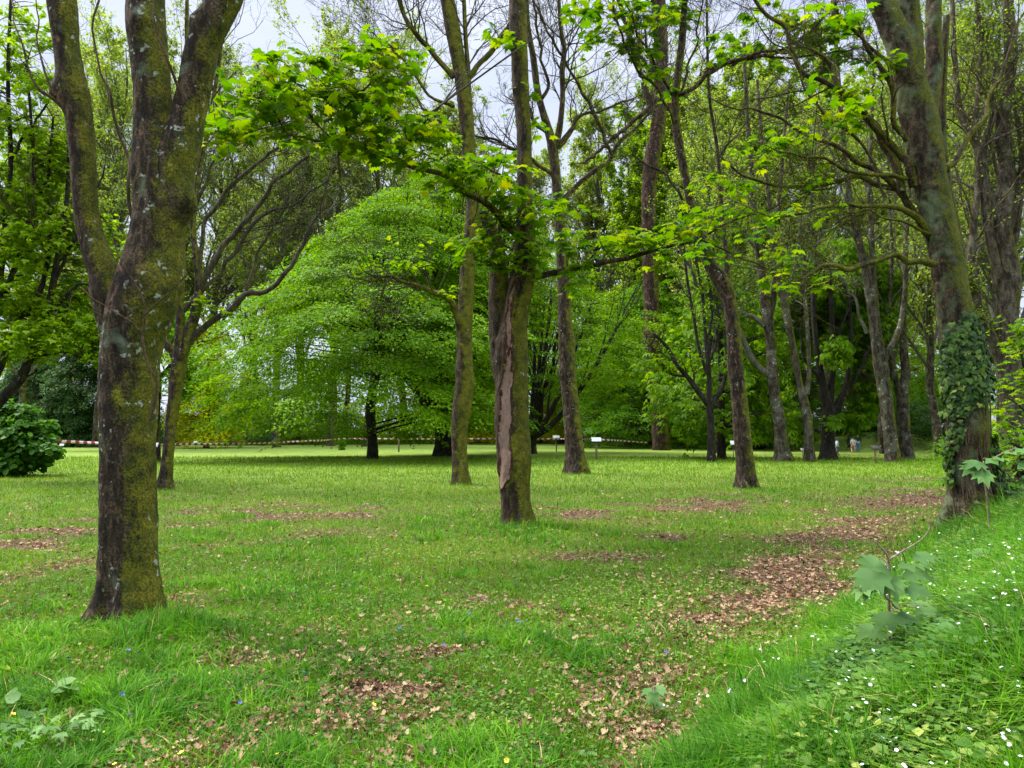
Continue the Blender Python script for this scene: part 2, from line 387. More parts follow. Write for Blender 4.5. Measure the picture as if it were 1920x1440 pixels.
B_T1=bark_mat('bark_old_sycamore',dark=(.018,.013,.009),mid=(.052,.036,.021),light=(.16,.11,.065),moss=.52,lichen=.8,pink=.35,side=(1,-.1,.25),grey=.12,greycol=(.25,.32,.2))
B_T2=bark_mat('bark_peeling',moss=.62,lichen=.25,pink=.0,side=(1,-.2,.0),bare=True)
B_MOSS=bark_mat('bark_mossy',moss=.72,lichen=.25,pink=.2,side=(.8,-.3,.1))
B_MID=bark_mat('bark_brown',dark=(.014,.010,.007),mid=(.042,.029,.018),light=(.12,.088,.056),moss=.5,lichen=.5,pink=.35,side=(1,-.2,.1))
B_IVYT=bark_mat('bark_tall_mossy',moss=.66,lichen=.2,pink=.3,side=(.9,-.2,.2),grey=.5,greycol=(.20,.25,.13),mosscol=(.10,.13,.012),mosscol2=(.2,.19,.02))
B_GREY=bark_mat('bark_grey',dark=(.018,.014,.009),mid=(.055,.044,.028),light=(.15,.125,.085),moss=.5,lichen=.6,pink=.15,grey=.45,greycol=(.17,.165,.12),scale=.55)
B_DARK=bark_mat('bark_dark',dark=(.012,.010,.008),mid=(.03,.024,.018),light=(.06,.05,.04),moss=.25,lichen=.1,pink=0,scale=.7)
B_TWIG=bark_mat('bark_twig',dark=(.03,.024,.018),mid=(.06,.05,.036),light=(.11,.095,.07),moss=.45,lichen=0,pink=0,scale=1.)
B_TWIGG=bark_mat('bark_grey_twig',dark=(.06,.055,.045),mid=(.12,.11,.085),light=(.2,.18,.14),moss=.4,lichen=0,pink=0,scale=1.)
LF_MAPLE=leaf_mat('leaf_sycamore',[(0,(.04,.11,.014)),(.35,(.09,.20,.018)),(.7,(.17,.28,.022)),(.92,(.27,.32,.03)),(1,(.24,.20,.03))],.5,warm=1.08)
LF_MAPLE2=leaf_mat('leaf_sycamore_low',[(0,(.045,.115,.026)),(.5,(.085,.19,.042)),(1,(.14,.27,.07))],.25,warm=1.1,bl=1.1,spec=.1,sat=1.0)
LF_BRIGHT=leaf_mat('leaf_hornbeam',[(0,(.035,.10,.008)),(.4,(.085,.20,.012)),(.8,(.16,.29,.016)),(1,(.27,.37,.03))],.45,warm=1.12)
LF_GREEN=leaf_mat('leaf_green',[(0,(.045,.12,.016)),(.5,(.10,.23,.026)),(1,(.20,.35,.045))],.5,warm=1.1)
LF_DARK=leaf_mat('leaf_dark',[(0,(.018,.055,.010)),(.5,(.04,.115,.018)),(1,(.08,.18,.028))],.38)
LF_LIME=leaf_mat('leaf_lime',[(0,(.09,.18,.02)),(.5,(.17,.29,.03)),(1,(.29,.40,.06))],.5,warm=1.08)
LF_PALE=leaf_mat('leaf_pale_new',[(0,(.12,.19,.04)),(.5,(.22,.31,.07)),(1,(.36,.42,.14))],.45,warm=1.05)
LF_YEL=leaf_mat('leaf_golden',[(0,(.16,.20,.01)),(.5,(.34,.38,.015)),(1,(.52,.52,.03))],.4,warm=1.05)
LF_SHRUB=leaf_mat('leaf_shrub',[(0,(.022,.07,.012)),(.5,(.05,.135,.02)),(1,(.10,.21,.03))],.4,warm=1.1)
LF_CON=leaf_mat('leaf_conifer',[(0,(.018,.06,.016)),(.5,(.045,.12,.032)),(1,(.10,.20,.055))],.25)
LF_IVY=leaf_mat('leaf_ivy',[(0,(.012,.035,.006)),(.55,(.032,.085,.014)),(.9,(.07,.15,.025)),(1,(.14,.21,.04))],.15,rough=.5,spec=.2)
LF_CHEST=leaf_mat('leaf_chestnut',[(0,(.04,.10,.012)),(.5,(.09,.20,.022)),(.85,(.17,.30,.035)),(1,(.28,.38,.08))],.5,warm=1.15)

# ---------------------------------------------------------------- the ground
def axis(lo,hi,step,far,g=1.16):
    a=list(np.arange(lo,hi+1e-6,step)); s=step; x=a[-1]
    while x<far: s*=g; x+=s; a.append(x)
    s=step; x=a[0]; b=[]
    while x>-far: s*=g; x-=s; b.append(x)
    return np.array(b[::-1]+a)
xs=axis(-9,13,.09,900); ys=axis(1.5,24,.09,900,1.05)
XX,YY=np.meshgrid(xs,ys); ZZ=gz(XX,YY)
nx,ny=len(xs),len(ys)
ii=(np.arange(ny-1)[:,None]*nx+np.arange(nx-1)[None])
Q=np.stack([ii,ii+1,ii+nx+1,ii+nx],-1).reshape(-1,4)
def ground_mat():
    m,t=M('ground_turf'); k=NT(t); pos=k.n('NewGeometry').outputs['Position']
    la=k.n('Attribute',attribute_name='litter').outputs['Fac']; lu=k.n('Attribute',attribute_name='lush').outputs['Fac']
    nf=k.noise(pos,38,5,.7); nm=k.noise(pos,7,5,.65); nb=k.noise(pos,.8,4,.6); nvf=k.noise(pos,130,3,.7); nbb=k.noise(pos,.12,4,.55)
    g=k.ramp(nf,[(.3,(.030,.042,.012)),(.5,(.08,.11,.022)),(.7,(.17,.19,.05))])
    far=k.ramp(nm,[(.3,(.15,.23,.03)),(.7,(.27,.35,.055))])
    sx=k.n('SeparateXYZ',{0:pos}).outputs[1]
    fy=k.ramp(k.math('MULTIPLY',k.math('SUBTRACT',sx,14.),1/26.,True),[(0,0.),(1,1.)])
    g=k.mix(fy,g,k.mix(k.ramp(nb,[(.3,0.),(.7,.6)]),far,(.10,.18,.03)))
    g=k.mix(k.ramp(nb,[(.45,0.),(.7,.45)]),g,(.10,.11,.03))
    v=k.n('TexVoronoi',{'Vector':pos,'Scale':22.},feature='F1'); 
    lc=k.ramp(v.outputs['Color'],[(.1,(.06,.03,.018)),(.4,(.15,.085,.05)),(.7,(.26,.16,.10)),(.95,(.36,.26,.17))])
    lc=k.mix(k.ramp(v.outputs['Distance'],[(.2,0.),(.6,.75)]),lc,(.035,.02,.012))
    lf=k.math('ADD',la,k.math('MULTIPLY',k.math('SUBTRACT',nm,.5),.9))
    c=k.mix(k.ramp(lf,[(.30,0.),(.55,.95)]),g,lc)
    bp=k.n('Bump',{'Height':k.math('ADD',nf,k.math('MULTIPLY',nvf,.5)),'Strength':.8,'Distance':.03})
    pb=k.n('BsdfPrincipled',{'Base Color':c,'Roughness':.95,'Specular IOR Level':.1,'Normal':bp.outputs[0]})
    k.n('OutputMaterial',{0:pb.outputs[0]}); return m
o=link('ground',mesh('ground',np.stack([XX,YY,ZZ],-1),Q,None,ground_mat(),{'litter':litter(XX,YY).ravel(),'lush':np.clip(lush(XX,YY),0,1).ravel()},True))
tag(o,'turf scattered with fallen leaves rising into a grassy bank',kind='structure')

# --- scatter points seen by the lens or a step beside it, thinning out with distance
def scatter(n,d0,d1,pw=1.0,seed=0,xw=.92):
    g=np.random.default_rng(seed); u=g.random(n)
    d=(d0**(1-pw)+(d1**(1-pw)-d0**(1-pw))*u)**(1/(1-pw)) if pw!=1 else d0*(d1/d0)**u
    X=g.uniform(-xw,xw,n)*(d+.6); return X,d,g
def blades(name,label,X,Y,Ln,Wd,lean,g,mat,seg=2,cat=None,rnd=None,head=None):
    n=len(X); Z=gz(X,Y)-.01
    a=g.uniform(0,2*math.pi,n) if head is None else head
    hd=np.stack([np.cos(a),np.sin(a),np.zeros(n)],-1); b=a+g.normal(0,.6,n)+1.57
    sd_=np.stack([np.cos(b),np.sin(b),np.zeros(n)],-1)
    base=np.stack([X,Y,Z],-1); V=[]
    for s in range(seg+1):
        u=s/seg; c=base+hd*(Ln*lean*u**1.7)[:,None]+np.array([0,0,1])*(Ln*(u-.45*lean*u*u))[:,None]
        wd=Wd*(1-u**1.5)*.5
        if s<seg: V+= [c-sd_*wd[:,None],c+sd_*wd[:,None]]
        else: V.append(c)
    V=np.stack(V,1); m=V.shape[1]; o_=np.arange(n)*m
    Q=[np.stack([o_+2*s,o_+2*s+1,o_+2*s+3,o_+2*s+2],-1) for s in range(seg-1)]
    T=np.stack([o_+2*seg-2,o_+2*seg-1,o_+2*seg],-1)
    rnd=g.random(n) if rnd is None else rnd
    ob=link(name,mesh(name,V,np.concatenate(Q) if Q else None,T,mat,{'rnd':np.repeat(rnd,m)}))
    return tag(ob,label,cat,kind='stuff')
G_LONG=leaf_mat('blade_long',[(0,(.026,.095,.013)),(.4,(.062,.20,.022)),(.75,(.115,.31,.03)),(.93,(.21,.40,.05)),(1,(.38,.34,.15))],.35,tcol=(1.2,1.4,.6),spec=.08,warm=1.3,bl=1.3,sat=1.1)
G_SHORT=leaf_mat('blade_short',[(0,(.05,.11,.012)),(.4,(.11,.21,.020)),(.72,(.18,.28,.032)),(.90,(.27,.30,.06)),(1,(.36,.25,.13))],.3,spec=.08,warm=1.06,bl=1.25,sat=1.1)
G_WEED=leaf_mat('weed_leaf',[(0,(.03,.09,.012)),(.45,(.08,.17,.02)),(.8,(.15,.25,.03)),(1,(.34,.38,.05))],.3,rough=.8,spec=.08,warm=1.0,bl=1.6,sat=1.0)
DEADM=leaf_mat('dead_leaf',[(0,(.06,.028,.018)),(.35,(.17,.085,.055)),(.7,(.31,.18,.12)),(1,(.48,.33,.22))],.12,tcol=(1.2,.9,.7),rough=.8,warm=.95,bl=.82,sat=1.0)
FULL=1.18
# short turf
X,Y,g=scatter(int(430000*FULL),3.0,50,1.25,1)
l=litter(X,Y); keep=g.random(len(X))>l*1.15; X,Y=X[keep],Y[keep]; n=len(X)
tone=n2(X,Y,.9,71,3); rn=np.clip(g.random(n)*.6+ss((tone-.35)/.4)*.3,0,1)
blades('short_grass','short yellow green turf between the fallen leaves',X,Y,(.03+.06*g.random(n)**1.5)*(1+Y/18),(.004+.004*g.random(n))*(1+Y/9),g.uniform(.2,1.1,n),g,G_SHORT,1,'grass',rn)
# long grass
X,Y,g=scatter(int(640000*FULL),2.6,46,1.35,2)
l=lush(X,Y); keep=g.random(len(X))<l*.95; X,Y=X[keep],Y[keep]; l=l[keep]; n=len(X)
cl=n2(X,Y,3.2,77,2); sg=G(1668,1245); rn=np.clip(g.random(n)*.55+ss((cl-.3)/.4)*.35,0,.93); rn[g.random(n)<.02]=1
s_=bank_s(X,Y); hgt=(.05+.15*g.random(n))*(.5+.9*l)*(.45+1.1*n2(X,Y,4.5,79,2))*(1+.25*ss((s_-.2)/1.2))
hgt=hgt*(1-.75*np.exp(-((X-sg[0])**2+(Y-sg[1]+.25)**2)/.38**2))*(1+.5*np.exp(-((X-6.4)**2+(Y-11.0)**2)/1.2**2))
ang=cl*9+n2(X,Y,9.,78,2)*7+g.normal(0,1.1,n)
blades('long_grass','long fresh green grass on the bank and in tufts round the trunks',X,Y,hgt,(.004+.010*g.random(n)**2)*(1+Y/14),g.uniform(.15,1.5,n),g,G_LONG,3,'grass',rn,ang)
# weeds
acc=Acc(); X,Y,g=scatter(int(220000*FULL),2.8,26,1.35,3)
l=litter(X,Y); f=n2(X,Y,1.6,81,3); keep=(g.random(len(X))>l*1.2)&(g.random(len(X))<.14+.5*ss((f-.45)/.25)+.5*(bank_s(X,Y)>.2)); X,Y=X[keep],Y[keep]; n=len(X)
bs=ss((bank_s(X,Y)-.1)/.6)*(Y<22); Z=gz(X,Y)+.012+.03*g.random(n)+bs*.16*g.random(n); a=g.uniform(0,6.28,n)
leaves(acc,QUAD,np.stack([X,Y,Z],-1),np.stack([np.cos(a),np.sin(a),g.uniform(-.1,.5,n)],-1),norm(np.stack([g.normal(0,.35,n),g.normal(0,.35,n),np.ones(n)],-1)),(.012+.02*g.random(n)**1.5)*(1+Y/14)*(1+.9*bs),np.clip(g.random(n)*.6+ss((n2(X,Y,.7,83,2)-.3)/.4)*.4,0,1))
tag(link('ground_cover',acc.mesh('ground_cover',G_WEED)),'low clover and celandine leaves covering the turf','ground cover',kind='stuff')
# dead leaves
acc=Acc(); X,Y,g=scatter(int(230000*FULL),3.0,30,1.3,4)
l=litter(X,Y); keep=g.random(len(X))<np.clip(l*1.05-.05,0,1)*.55+.06; X,Y=X[keep],Y[keep]; n=len(X)
Z=gz(X,Y)+.01+.025*g.random(n); a=g.uniform(0,6.28,n)
leaves(acc,DEAD,np.stack([X,Y,Z],-1),np.stack([np.cos(a),np.sin(a),g.normal(0,.25,n)],-1),norm(np.stack([g.normal(0,.65,n),g.normal(0,.65,n),np.ones(n)],-1)),(.018+.042*g.random(n)**1.6)*(1+Y/40),g.random(n)**.8)
tag(link('fallen_leaves',acc.mesh('fallen_leaves',DEADM)),'brown fallen leaves drifted along the foot of the bank','fallen leaves',kind='stuff')
#@@FAR_COVER

# ---------------------------------------------------------------- traced trees
def trace(pts,d,dd=0.):
    """pixel polyline (x,y,width[,depth offset]) -> world points and radii"""
    Pt=[];Rd=[]
    for q in pts:
        dp=d+(q[3] if len(q)>3 else 0)+dd
        Pt.append(P(q[0],q[1],dp)); Rd.append(q[2]*.5*dp/FPX*math.cos(math.atan((q[0]-960)/FPX)))
    return np.array(Pt),np.array(Rd)
def shoots(accL,accT,par,cl,d,seed,tpl=None,size=.19,nl=7,spread=.22,droop=.45,rnd0=0.):
    """leafy shoots in clusters (x,y,rx,ry,n,depth offset): a twig from the branch to each, leaves around its tip"""
    g=np.random.default_rng(seed); tpl=tpl or MAPLE
    allp=np.concatenate([p for p,_ in par]); 
    for c in cl:
        x,y,rx,ry,n=c[:5]; do=c[5] if len(c)>5 else 0
        u=g.normal(size=(n,2))*.55; u=np.clip(u,-1.15,1.15)
        C=np.array([P(x+rx*a,y+ry*b,d+do+g.normal(0,.35)) for a,b in u])
        D=np.linalg.norm(allp[None]-C[:,None],axis=2)+g.random((len(C),len(allp)))*.4; q=allp[np.argmin(D,axis=1)]
        m1=(q+C)/2+g.normal(0,.06,C.shape)+np.array([0,0,-.03])
        K=5; tt=np.linspace(0,1,K)[None,:,None]
        Pn=(1-tt)**2*q[:,None]+2*tt*(1-tt)*m1[:,None]+tt**2*C[:,None]
        Ln=np.linalg.norm(C-q,axis=1)
        tubes(accT,Pn,np.linspace(1,.35,K)[None]*np.clip(.004+.006*Ln,.004,.014)[:,None],4)
        m=n*nl; ci=np.repeat(np.arange(n),nl); a=g.uniform(0,6.28,m)
        hz=np.stack([np.cos(a),np.sin(a),np.zeros(m)],-1); tilt=g.uniform(-.1,.75,m)
        rad=spread*g.uniform(.15,1.,m)
        pos=C[ci]+hz*rad[:,None]+np.array([0,0,1])*(g.normal(0,.07,m)-.35*rad)[:,None]
        # petioles
        Pp=np.stack([C[ci],(C[ci]+pos)/2+np.array([0,0,.02]),pos],1); tubes(accT,Pp,np.full((m,3),.0018*max(1,d/12)),3)
        head=hz-np.array([0,0,1])*(droop*tilt+.1)[:,None]
        nr=norm(np.array([0,0,1])+hz*.45+g.normal(0,.35,(m,3)))
        cr_=g.random(n)*.35
        leaves(accL,tpl,pos,head,nr,size*g.uniform(.55,1.15,m),np.clip(rnd0+g.random(m)**1.3*.62+cr_[ci],0,1))
def traced_tree(name,label,base,d,stems,branches=(),bark=None,group=None,twig=None,clusters=None,leafmat=None,lsize=.19,sides=32,step=.05,flare=.35,seed=1,cat='tree',twigmat=None,tpl=None,noise=.05,nl=7,spread=.22,bare=None,knobs=(),knobpx=(),leaf_extra=None):
    b=P(base[0],base[1],d); z0=float(gz(b[0],b[1])); b[2]=z0
    e=empty(name,b,label,cat,group)
    acc=Acc(); st=[]
    kn=[(*P(kx,ky,d-kd),kr,kh) for (kx,ky,kd,kr,kh) in knobpx]
    for i,s in enumerate(stems):
        p,r=trace(s,d)
        if i==0: p=np.vstack([[p[0,0],p[0,1],min(z0,p[0,2])-.25],p]); r=np.concatenate([[r[0]],r])
        C,rr=trunk_tube(acc,p,r,sides if i==0 else max(10,int(sides*.75)),step,noise,flare if i==0 else 0,seed+i,z0,kn)
        st.append((C,rr))
    me=acc.mesh('trunk',bark,True,b)
    if bare is not None:
        co=np.empty(len(me.vertices)*3,np.float32); me.vertices.foreach_get('co',co); co=co.reshape(-1,3)+b
        bv=bare(co); a=me.attributes.new('bare','FLOAT','POINT'); a.data.foreach_set('value',bv.astype(np.float32))
        nv=np.empty(len(co)*3,np.float32); me.vertex_normals.foreach_get('vector',nv); nv=nv.reshape(-1,3)
        co2=co-b+nv*(.016*np.exp(-((bv-.30)/.12)**2)-.016*ss((bv-.42)/.12))[:,None]; me.vertices.foreach_set('co',co2.astype(np.float32).ravel()); me.update()
    link('trunk',me,e)
    br=[]
    for i,s in enumerate(branches):
        p,r=trace(s,d); L_=np.linalg.norm(p[-1]-p[0]); dl=p[-1]-p[-2]; dl/=np.linalg.norm(dl)
        p=np.vstack([p,p[-1]+dl*L_*.10+[0,0,.02*L_],p[-1]+dl*L_*.2+[0,0,.06*L_]]); r=np.concatenate([r,[r[-1]*.55,.003]]); a2=Acc(); C,rr=trunk_tube(a2,p,r,10 if r[0]>.02 else 6,.10 if d<15 else .2,.09,0,seed+20+i,None,(),.22 if d<40 else .4)
        link('branch',a2.mesh('branch',twigmat or bark,True,b),e); br.append((C,rr))
    ta=Acc(); la=Acc()
    if twig:
        lst=[(c,r) for c,r in br]
        if twig.get('stems',True): lst+= [(c,r) for c,r in st[1:]] if len(st)>1 else [(st[0][0][len(st[0][0])//2:],st[0][1][len(st[0][0])//2:])]
        Pn,Rn=polys(lst,12); 
        C1,R1=grow(Pn,Rn,twig.get('n1',7),(.25,.98),(25,60),twig.get('l1',.4),9,twig.get('up',.1)*.8,.22,.35,.3,seed+3,lmin=.4)
        C2,R2=grow(C1,R1,twig.get('n2',6),(.15,1.),(25,65),.5,7,twig.get('up',.1),.24,.5,.4,seed+4,rmin=.003*max(1,d/15))
        C3,R3=grow(C2,R2,twig.get('n3',4),(.2,1.),(25,65),.5,4,.06,.2,.6,.5,seed+5,rmin=.0022*max(1,d/15))
        tubes(ta,C1,R1,5); tubes(ta,C2,np.maximum(R2,.0024*max(1,d/15)),4); tubes(ta,C3,R3,3)
        if twig.get('leaf'):
            g=np.random.default_rng(seed+8); k=twig['leaf']; n=len(C3)*k; ix=np.repeat(np.arange(len(C3)),k)
            q=C3[ix,g.integers(1,4,n)]+g.normal(0,.05,(n,3)); a=g.uniform(0,6.28,n)
            leaves(la,QUAD,q,np.stack([np.cos(a),np.sin(a),g.normal(-.2,.4,n)],-1),norm(g.normal(0,.5,(n,3))+[0,0,1]),twig.get('lsize',.06)*g.uniform(.6,1.3,n),g.random(n))
    if clusters: shoots(la,ta,br if br else st,clusters,d,seed+6,tpl,lsize,nl,spread)
    if leaf_extra: leaf_extra(la,ta,st,br)
    if ta.n: link('twigs',ta.mesh('twigs',twigmat or B_TWIG,False,b),e)
    if la.n: link('foliage',la.mesh('foliage',leafmat or LF_MAPLE,False,b),e)
    return e,st,br

GT='tall park trees standing on the lawn'
# --- the old three-limbed sycamore close by
d1=dist(1165)
traced_tree('sycamore','thick mossy three-limbed sycamore trunk with pale lichen spots, grass tuft at its foot',(236,1150),d1,
 [[(238,1165,122),(241,1100,108),(241,1000,106),(240,900,107),(240,800,110),(242,700,114),(248,640,122),(262,580,134),(285,510,128),(296,440,110),(300,380,104),(292,310,98),(288,250,84),(286,180,76),(280,100,76),(274,40,80),(272,-60,76),(268,-160,70)],
  [(225,640,70),(208,560,76),(196,515,62),(180,470,55),(165,420,50),(158,350,52),(155,290,54),(148,220,56),(135,160,60),(125,90,52),(118,20,60),(110,-60,58),(100,-150,52)],
  [(305,420,80),(320,330,92),(338,270,84),(352,220,70),(368,150,64),(380,90,66),(402,40,66),(424,-10,70),(450,-80,66),(470,-160,60)]],
 [[(252,425,9,.1),(240,380,8,.1),(225,290,7,.15),(200,180,6,.2),(180,60,5,.25),(170,-40,5,.3)],
  [(341,186,7,-.2),(318,130,6,-.35),(295,70,5,-.4),(270,-10,4,-.4)],
  [(281,790,7,-.33),(286,730,6,-.36),(273,650,6,-.4),(262,620,6,-.42),(245,560,5,-.45),(225,500,3,-.5)],
  [(262,622,4,-.42),(310,560,3,-.5),(345,505,2,-.5)],[(262,622,4,-.42),(225,600,3,-.5),(180,560,2,-.5)],
  [(102,186,8,-.1),(60,120,4,-.2),(20,40,3,-.2)],[(104,180,7,-.1),(85,90,4,-.1),(60,0,3,-.1)]],
 B_T1,sides=84,step=.022,flare=.5,seed=3,noise=.045,
 knobpx=[(360,385,0,.16,.10),(100,180,0,.12,.11),(178,170,0,.09,.03),(310,730,.1,.2,.03),(358,30,.1,.1,.05),(262,30,.2,.09,.04)],
 twigmat=bark_mat('bark_vine',dark=(.06,.035,.02),mid=(.13,.08,.045),light=(.2,.14,.08),moss=.1,lichen=0,pink=0))

# --- the peeling twin-stemmed sycamore in the middle
d2=dist(986)
def bare2(co):
    # window on the face turned to the path: rows 560..920 of the photograph at that depth
    z=co[:,2]; zt=P(950,700,d2)[2]; zb=P(950,925,d2)[2]; z2=P(950,560,d2)[2]
    cx=np.interp(z,[zb,zt,z2,z2+.6],[P(945,925,d2)[0],P(952,700,d2)[0],P(956,560,d2)[0],P(985,500,d2)[0]])
    wd=np.interp(z,[zb-.05,zb+.3,zt,zt+.3,z2+.3],[.03,.105,.10,.075,.045])
    cx=cx+.05*(vn3(np.stack([z*3.1,z*0,z*0],-1),3)-.5)+.03*(vn3(np.stack([z*11,z*0,z*0],-1),6)-.5)-.05*ss((zb+.55-z)/.4)
    f=np.exp(-((co[:,0]-cx)/wd)**2)*(co[:,1]<d2+.02)
    return f*ss((z-zb)/.15)*np.where(z>zt,.62,1.)*ss((z2+.9-z)/.5)
e2,st2,br2=traced_tree('sycamore','mossy twin-stemmed sycamore with long bare peeled bark strip down its trunk',(966,988),d2,
 [[(969,988,56),(965,930,52),(963,860,62),(960,790,66),(960,720,62),(958,660,66),(964,600,50),(975,540,48),(984,490,44),(983,430,36),(984,370,29),(983,310,28),(982,240,28),(976,160,33),(973,80,33),(970,0,32),(968,-90,30),(966,-180,26)],
  [(957,770,26,.0),(951,720,40,.05),(946,690,44,.08),(940,630,44,.1),(937,570,42,.12),(935,500,36,.14),(928,450,28,.16),(905,400,20,.2)]],
 [[(972,440,20,-.05),(945,415,14,-.3),(915,380,12,-.5),(868,345,11,-.8),(800,315,10,-1.1),(740,300,9,-1.4),(690,285,8,-1.6),(655,270,7,-1.8)],
  [(655,270,7,-1.8),(640,225,5,-1.9),(665,180,5,-2.),(695,150,4,-2.1),(700,110,3,-2.1)],
  [(655,270,7,-1.8),(600,262,6,-2.1),(560,262,5,-2.3),(530,235,5,-2.5),(510,200,4,-2.6),(470,180,3,-2.7),(440,190,3,-2.8)],
  [(640,278,6,-1.8),(632,330,5,-1.9),(610,360,4,-2),(606,400,3,-2)],
  [(740,300,6,-1.4),(760,260,4,-1.5),(790,230,3,-1.5)],
  [(992,523,13,-.02),(1040,512,11,-.2),(1090,503,10,-.4),(1140,488,9,-.5),(1200,478,8,-.7),(1250,465,6,-.8),(1310,447,5,-1.),(1380,415,4,-1.),(1440,392,3,-1.)],
  [(1310,447,4,-1.),(1370,470,3,-1.),(1440,510,3,-1.),(1490,560,2,-1.),(1530,595,2,-1.)]],
 B_T2,sides=64,step=.03,flare=.38,seed=9,noise=.05,
 clusters=[(470,185,75,45,20,-2.6),(435,235,45,30,11,-2.8),(545,125,55,50,14,-2.5),(600,170,95,60,26,-2.2),(720,95,60,35,12,-2.1),(700,150,80,45,14,-2.1),(620,245,90,35,14,-2.),(740,215,75,50,17,-1.6),(800,270,75,45,20,-1.3),(720,280,90,30,10,-1.4),
   (860,330,60,40,11,-.8),(930,315,60,50,13,-.5),(900,290,50,30,6,-.5),(950,395,60,35,11,-.4),(1010,385,40,40,6,-.3),(880,460,50,28,9,-.3),(955,455,55,32,10,-.45),(985,490,30,20,3,-.45),(1055,450,50,25,6,-.3),(1060,385,40,25,5,-.3),(1085,520,40,30,5,-.4),(1150,455,55,25,9,-.5),(1215,440,50,20,7,-.7),(1230,480,35,15,4,-.7),(1300,430,60,25,7,-1.),(1380,400,60,25,6,-1.),(975,215,30,60,3,0),(938,60,18,18,3,0),(1068,20,18,12,2,0),(885,310,25,50,4,0)],
 leafmat=LF_MAPLE,lsize=.205,bare=bare2,knobpx=[(925,640,.1,.06,.05),(944,700,.1,.12,-.03)],nl=7,spread=.24)
# --- trees of the lawn, front to back
traced_tree('sycamore','spotted slim sycamore with low pale forks beside the thickest trunk',(308,918),dist(918),
 [[(308,922,30),(312,880,24),(318,820,22),(325,760,25),(334,700,29),(338,660,26),(338,600,18),(339,520,17),(343,430,14),(350,320,12),(352,200,10),(350,60,8),(352,-60,7)],
  [(328,672,15),(318,650,14),(306,635,13),(296,618,11),(288,590,8)],
  [(342,665,22),(356,620,22),(368,580,20),(372,540,15),(368,480,12),(362,420,10),(372,330,9),(392,230,8),(410,120,7),(425,0,5)]],
 [[(355,640,16),(385,612,14),(420,590,13),(460,553,12),(500,545,10),(530,520,9),(560,475,8),(600,400,7),(612,350,5),(630,310,4),(640,280,3)],
  [(372,545,12),(395,500,11),(430,445,10),(470,405,9),(500,360,8),(540,320,7),(590,285,5),(640,255,4)],
  [(345,585,9),(365,560,10),(420,500,8),(470,430,7),(500,400,7),(560,380,5),(600,350,3)],
  [(374,520,10),(380,440,9),(410,380,9),(450,330,8),(500,290,7),(540,260,5)],
  [(460,553,8),(475,500,6),(492,455,5),(520,420,4),(545,370,3)],
  [(343,430,7),(380,360,7),(400,300,6),(470,250,4),(530,230,3)]],
 B_MID,GT,twig=dict(n1=9,n2=7,n3=5,l1=.45,up=.12,leaf=0),sides=28,step=.08,seed=14,twigmat=B_TWIG,flare=.45,clusters=[(385,570,30,22,6),(440,590,25,15,3)],leafmat=LF_MAPLE,lsize=.2)
traced_tree('sycamore','evenly mossy sycamore trunk with broken side stub and upward fork',(864,905),dist(908),
 [[(864,912,30),(862,860,28),(862,800,31),(870,730,34),(871,660,30),(872,600,30),(876,520,27),(884,440,27),(886,370,25),(880,290,27),(872,200,28),(862,130,27),(850,60,29),(838,-10,28),(832,-100,25)],
  [(877,205,14),(878,140,10),(873,70,9),(870,0,8),(868,-90,6)]],
 [[(862,607,14,-.2),(850,575,12,-.4),(835,553,11,-.6),(800,540,10,-.9),(760,532,8,-1.2),(735,520,6,-1.3),(700,525,5,-1.4),(660,525,3,-1.5)],
  [(880,145,12),(900,120,10),(922,95,11),(935,75,9),(950,50,6),(975,0,5)],
  [(850,145,12),(825,115,11),(790,75,10),(760,30,8),(735,-20,7)],
  [(852,200,8),(810,180,6),(780,140,5),(745,100,4),(690,60,3)],
  [(866,270,7),(830,230,6),(790,200,5),(750,130,4),(700,90,3)],
  [(735,520,5,-1.3),(720,545,4,-1.3),(718,590,3,-1.3)],
  [(888,300,7),(930,330,6),(980,350,7),(1030,390,5)]],
 B_MOSS,GT,twig=dict(n1=18,n2=8,n3=5,l1=.7,up=.1,leaf=0),clusters=[(760,500,60,20,9,-1.2),(800,470,50,25,6,-1.),(700,500,60,25,8,-1.4),(790,560,40,20,4,-1.2),(715,560,30,20,4,-1.2),(840,545,20,15,2,-.5)],
 sides=36,step=.05,seed=23,knobpx=[(860,604,.1,.22,.08),(882,715,.1,.22,.06),(857,690,.2,.2,.03)],lsize=.21,flare=.45)
traced_tree('sycamore','upright brown sycamore with white flecks forking high up, swollen mossy foot',(1079,885),dist(888),
 [[(1080,888,42),(1078,850,35),(1074,800,32),(1068,740,30),(1064,690,30),(1062,650,30),(1059,580,25),(1055,500,23),(1050,420,21),(1044,350,19),(1038,290,19),(1030,250,17),(1018,210,14),(1008,170,13),(1000,110,12),(990,50,10),(985,-30,9)],
  [(1040,285,12),(1050,235,12),(1055,180,10),(1054,130,11),(1058,90,9),(1050,40,7),(1048,-40,6)]],
 [[(1052,378,10),(1075,355,9),(1110,325,9),(1145,295,8),(1155,270,8),(1180,250,7),(1225,205,5),(1260,150,4)],
  [(1040,280,12),(1060,262,12),(1075,245,10),(1078,220,7),(1120,210,5),(1180,190,4)],
  [(1028,250,9),(1005,230,8),(990,200,6),(960,190,4)],
  [(1040,330,8),(1000,300,7),(960,280,8),(920,260,5),(880,255,3)],
  [(1012,190,8),(1030,160,6),(1018,120,6),(1008,60,5),(1000,0,4)],
  [(1150,295,8),(1120,230,8),(1085,160,6),(1050,100,5),(1030,60,4),(1000,0,3)]],
 B_MID,GT,twig=dict(n1=15,n2=8,n3=5,l1=.65,up=.14,leaf=0),sides=32,step=.09,seed=31,knobpx=[(1078,640,.1,.3,.10),(1052,700,.1,.25,.08),(1062,545,.1,.25,.04)],flare=.45)
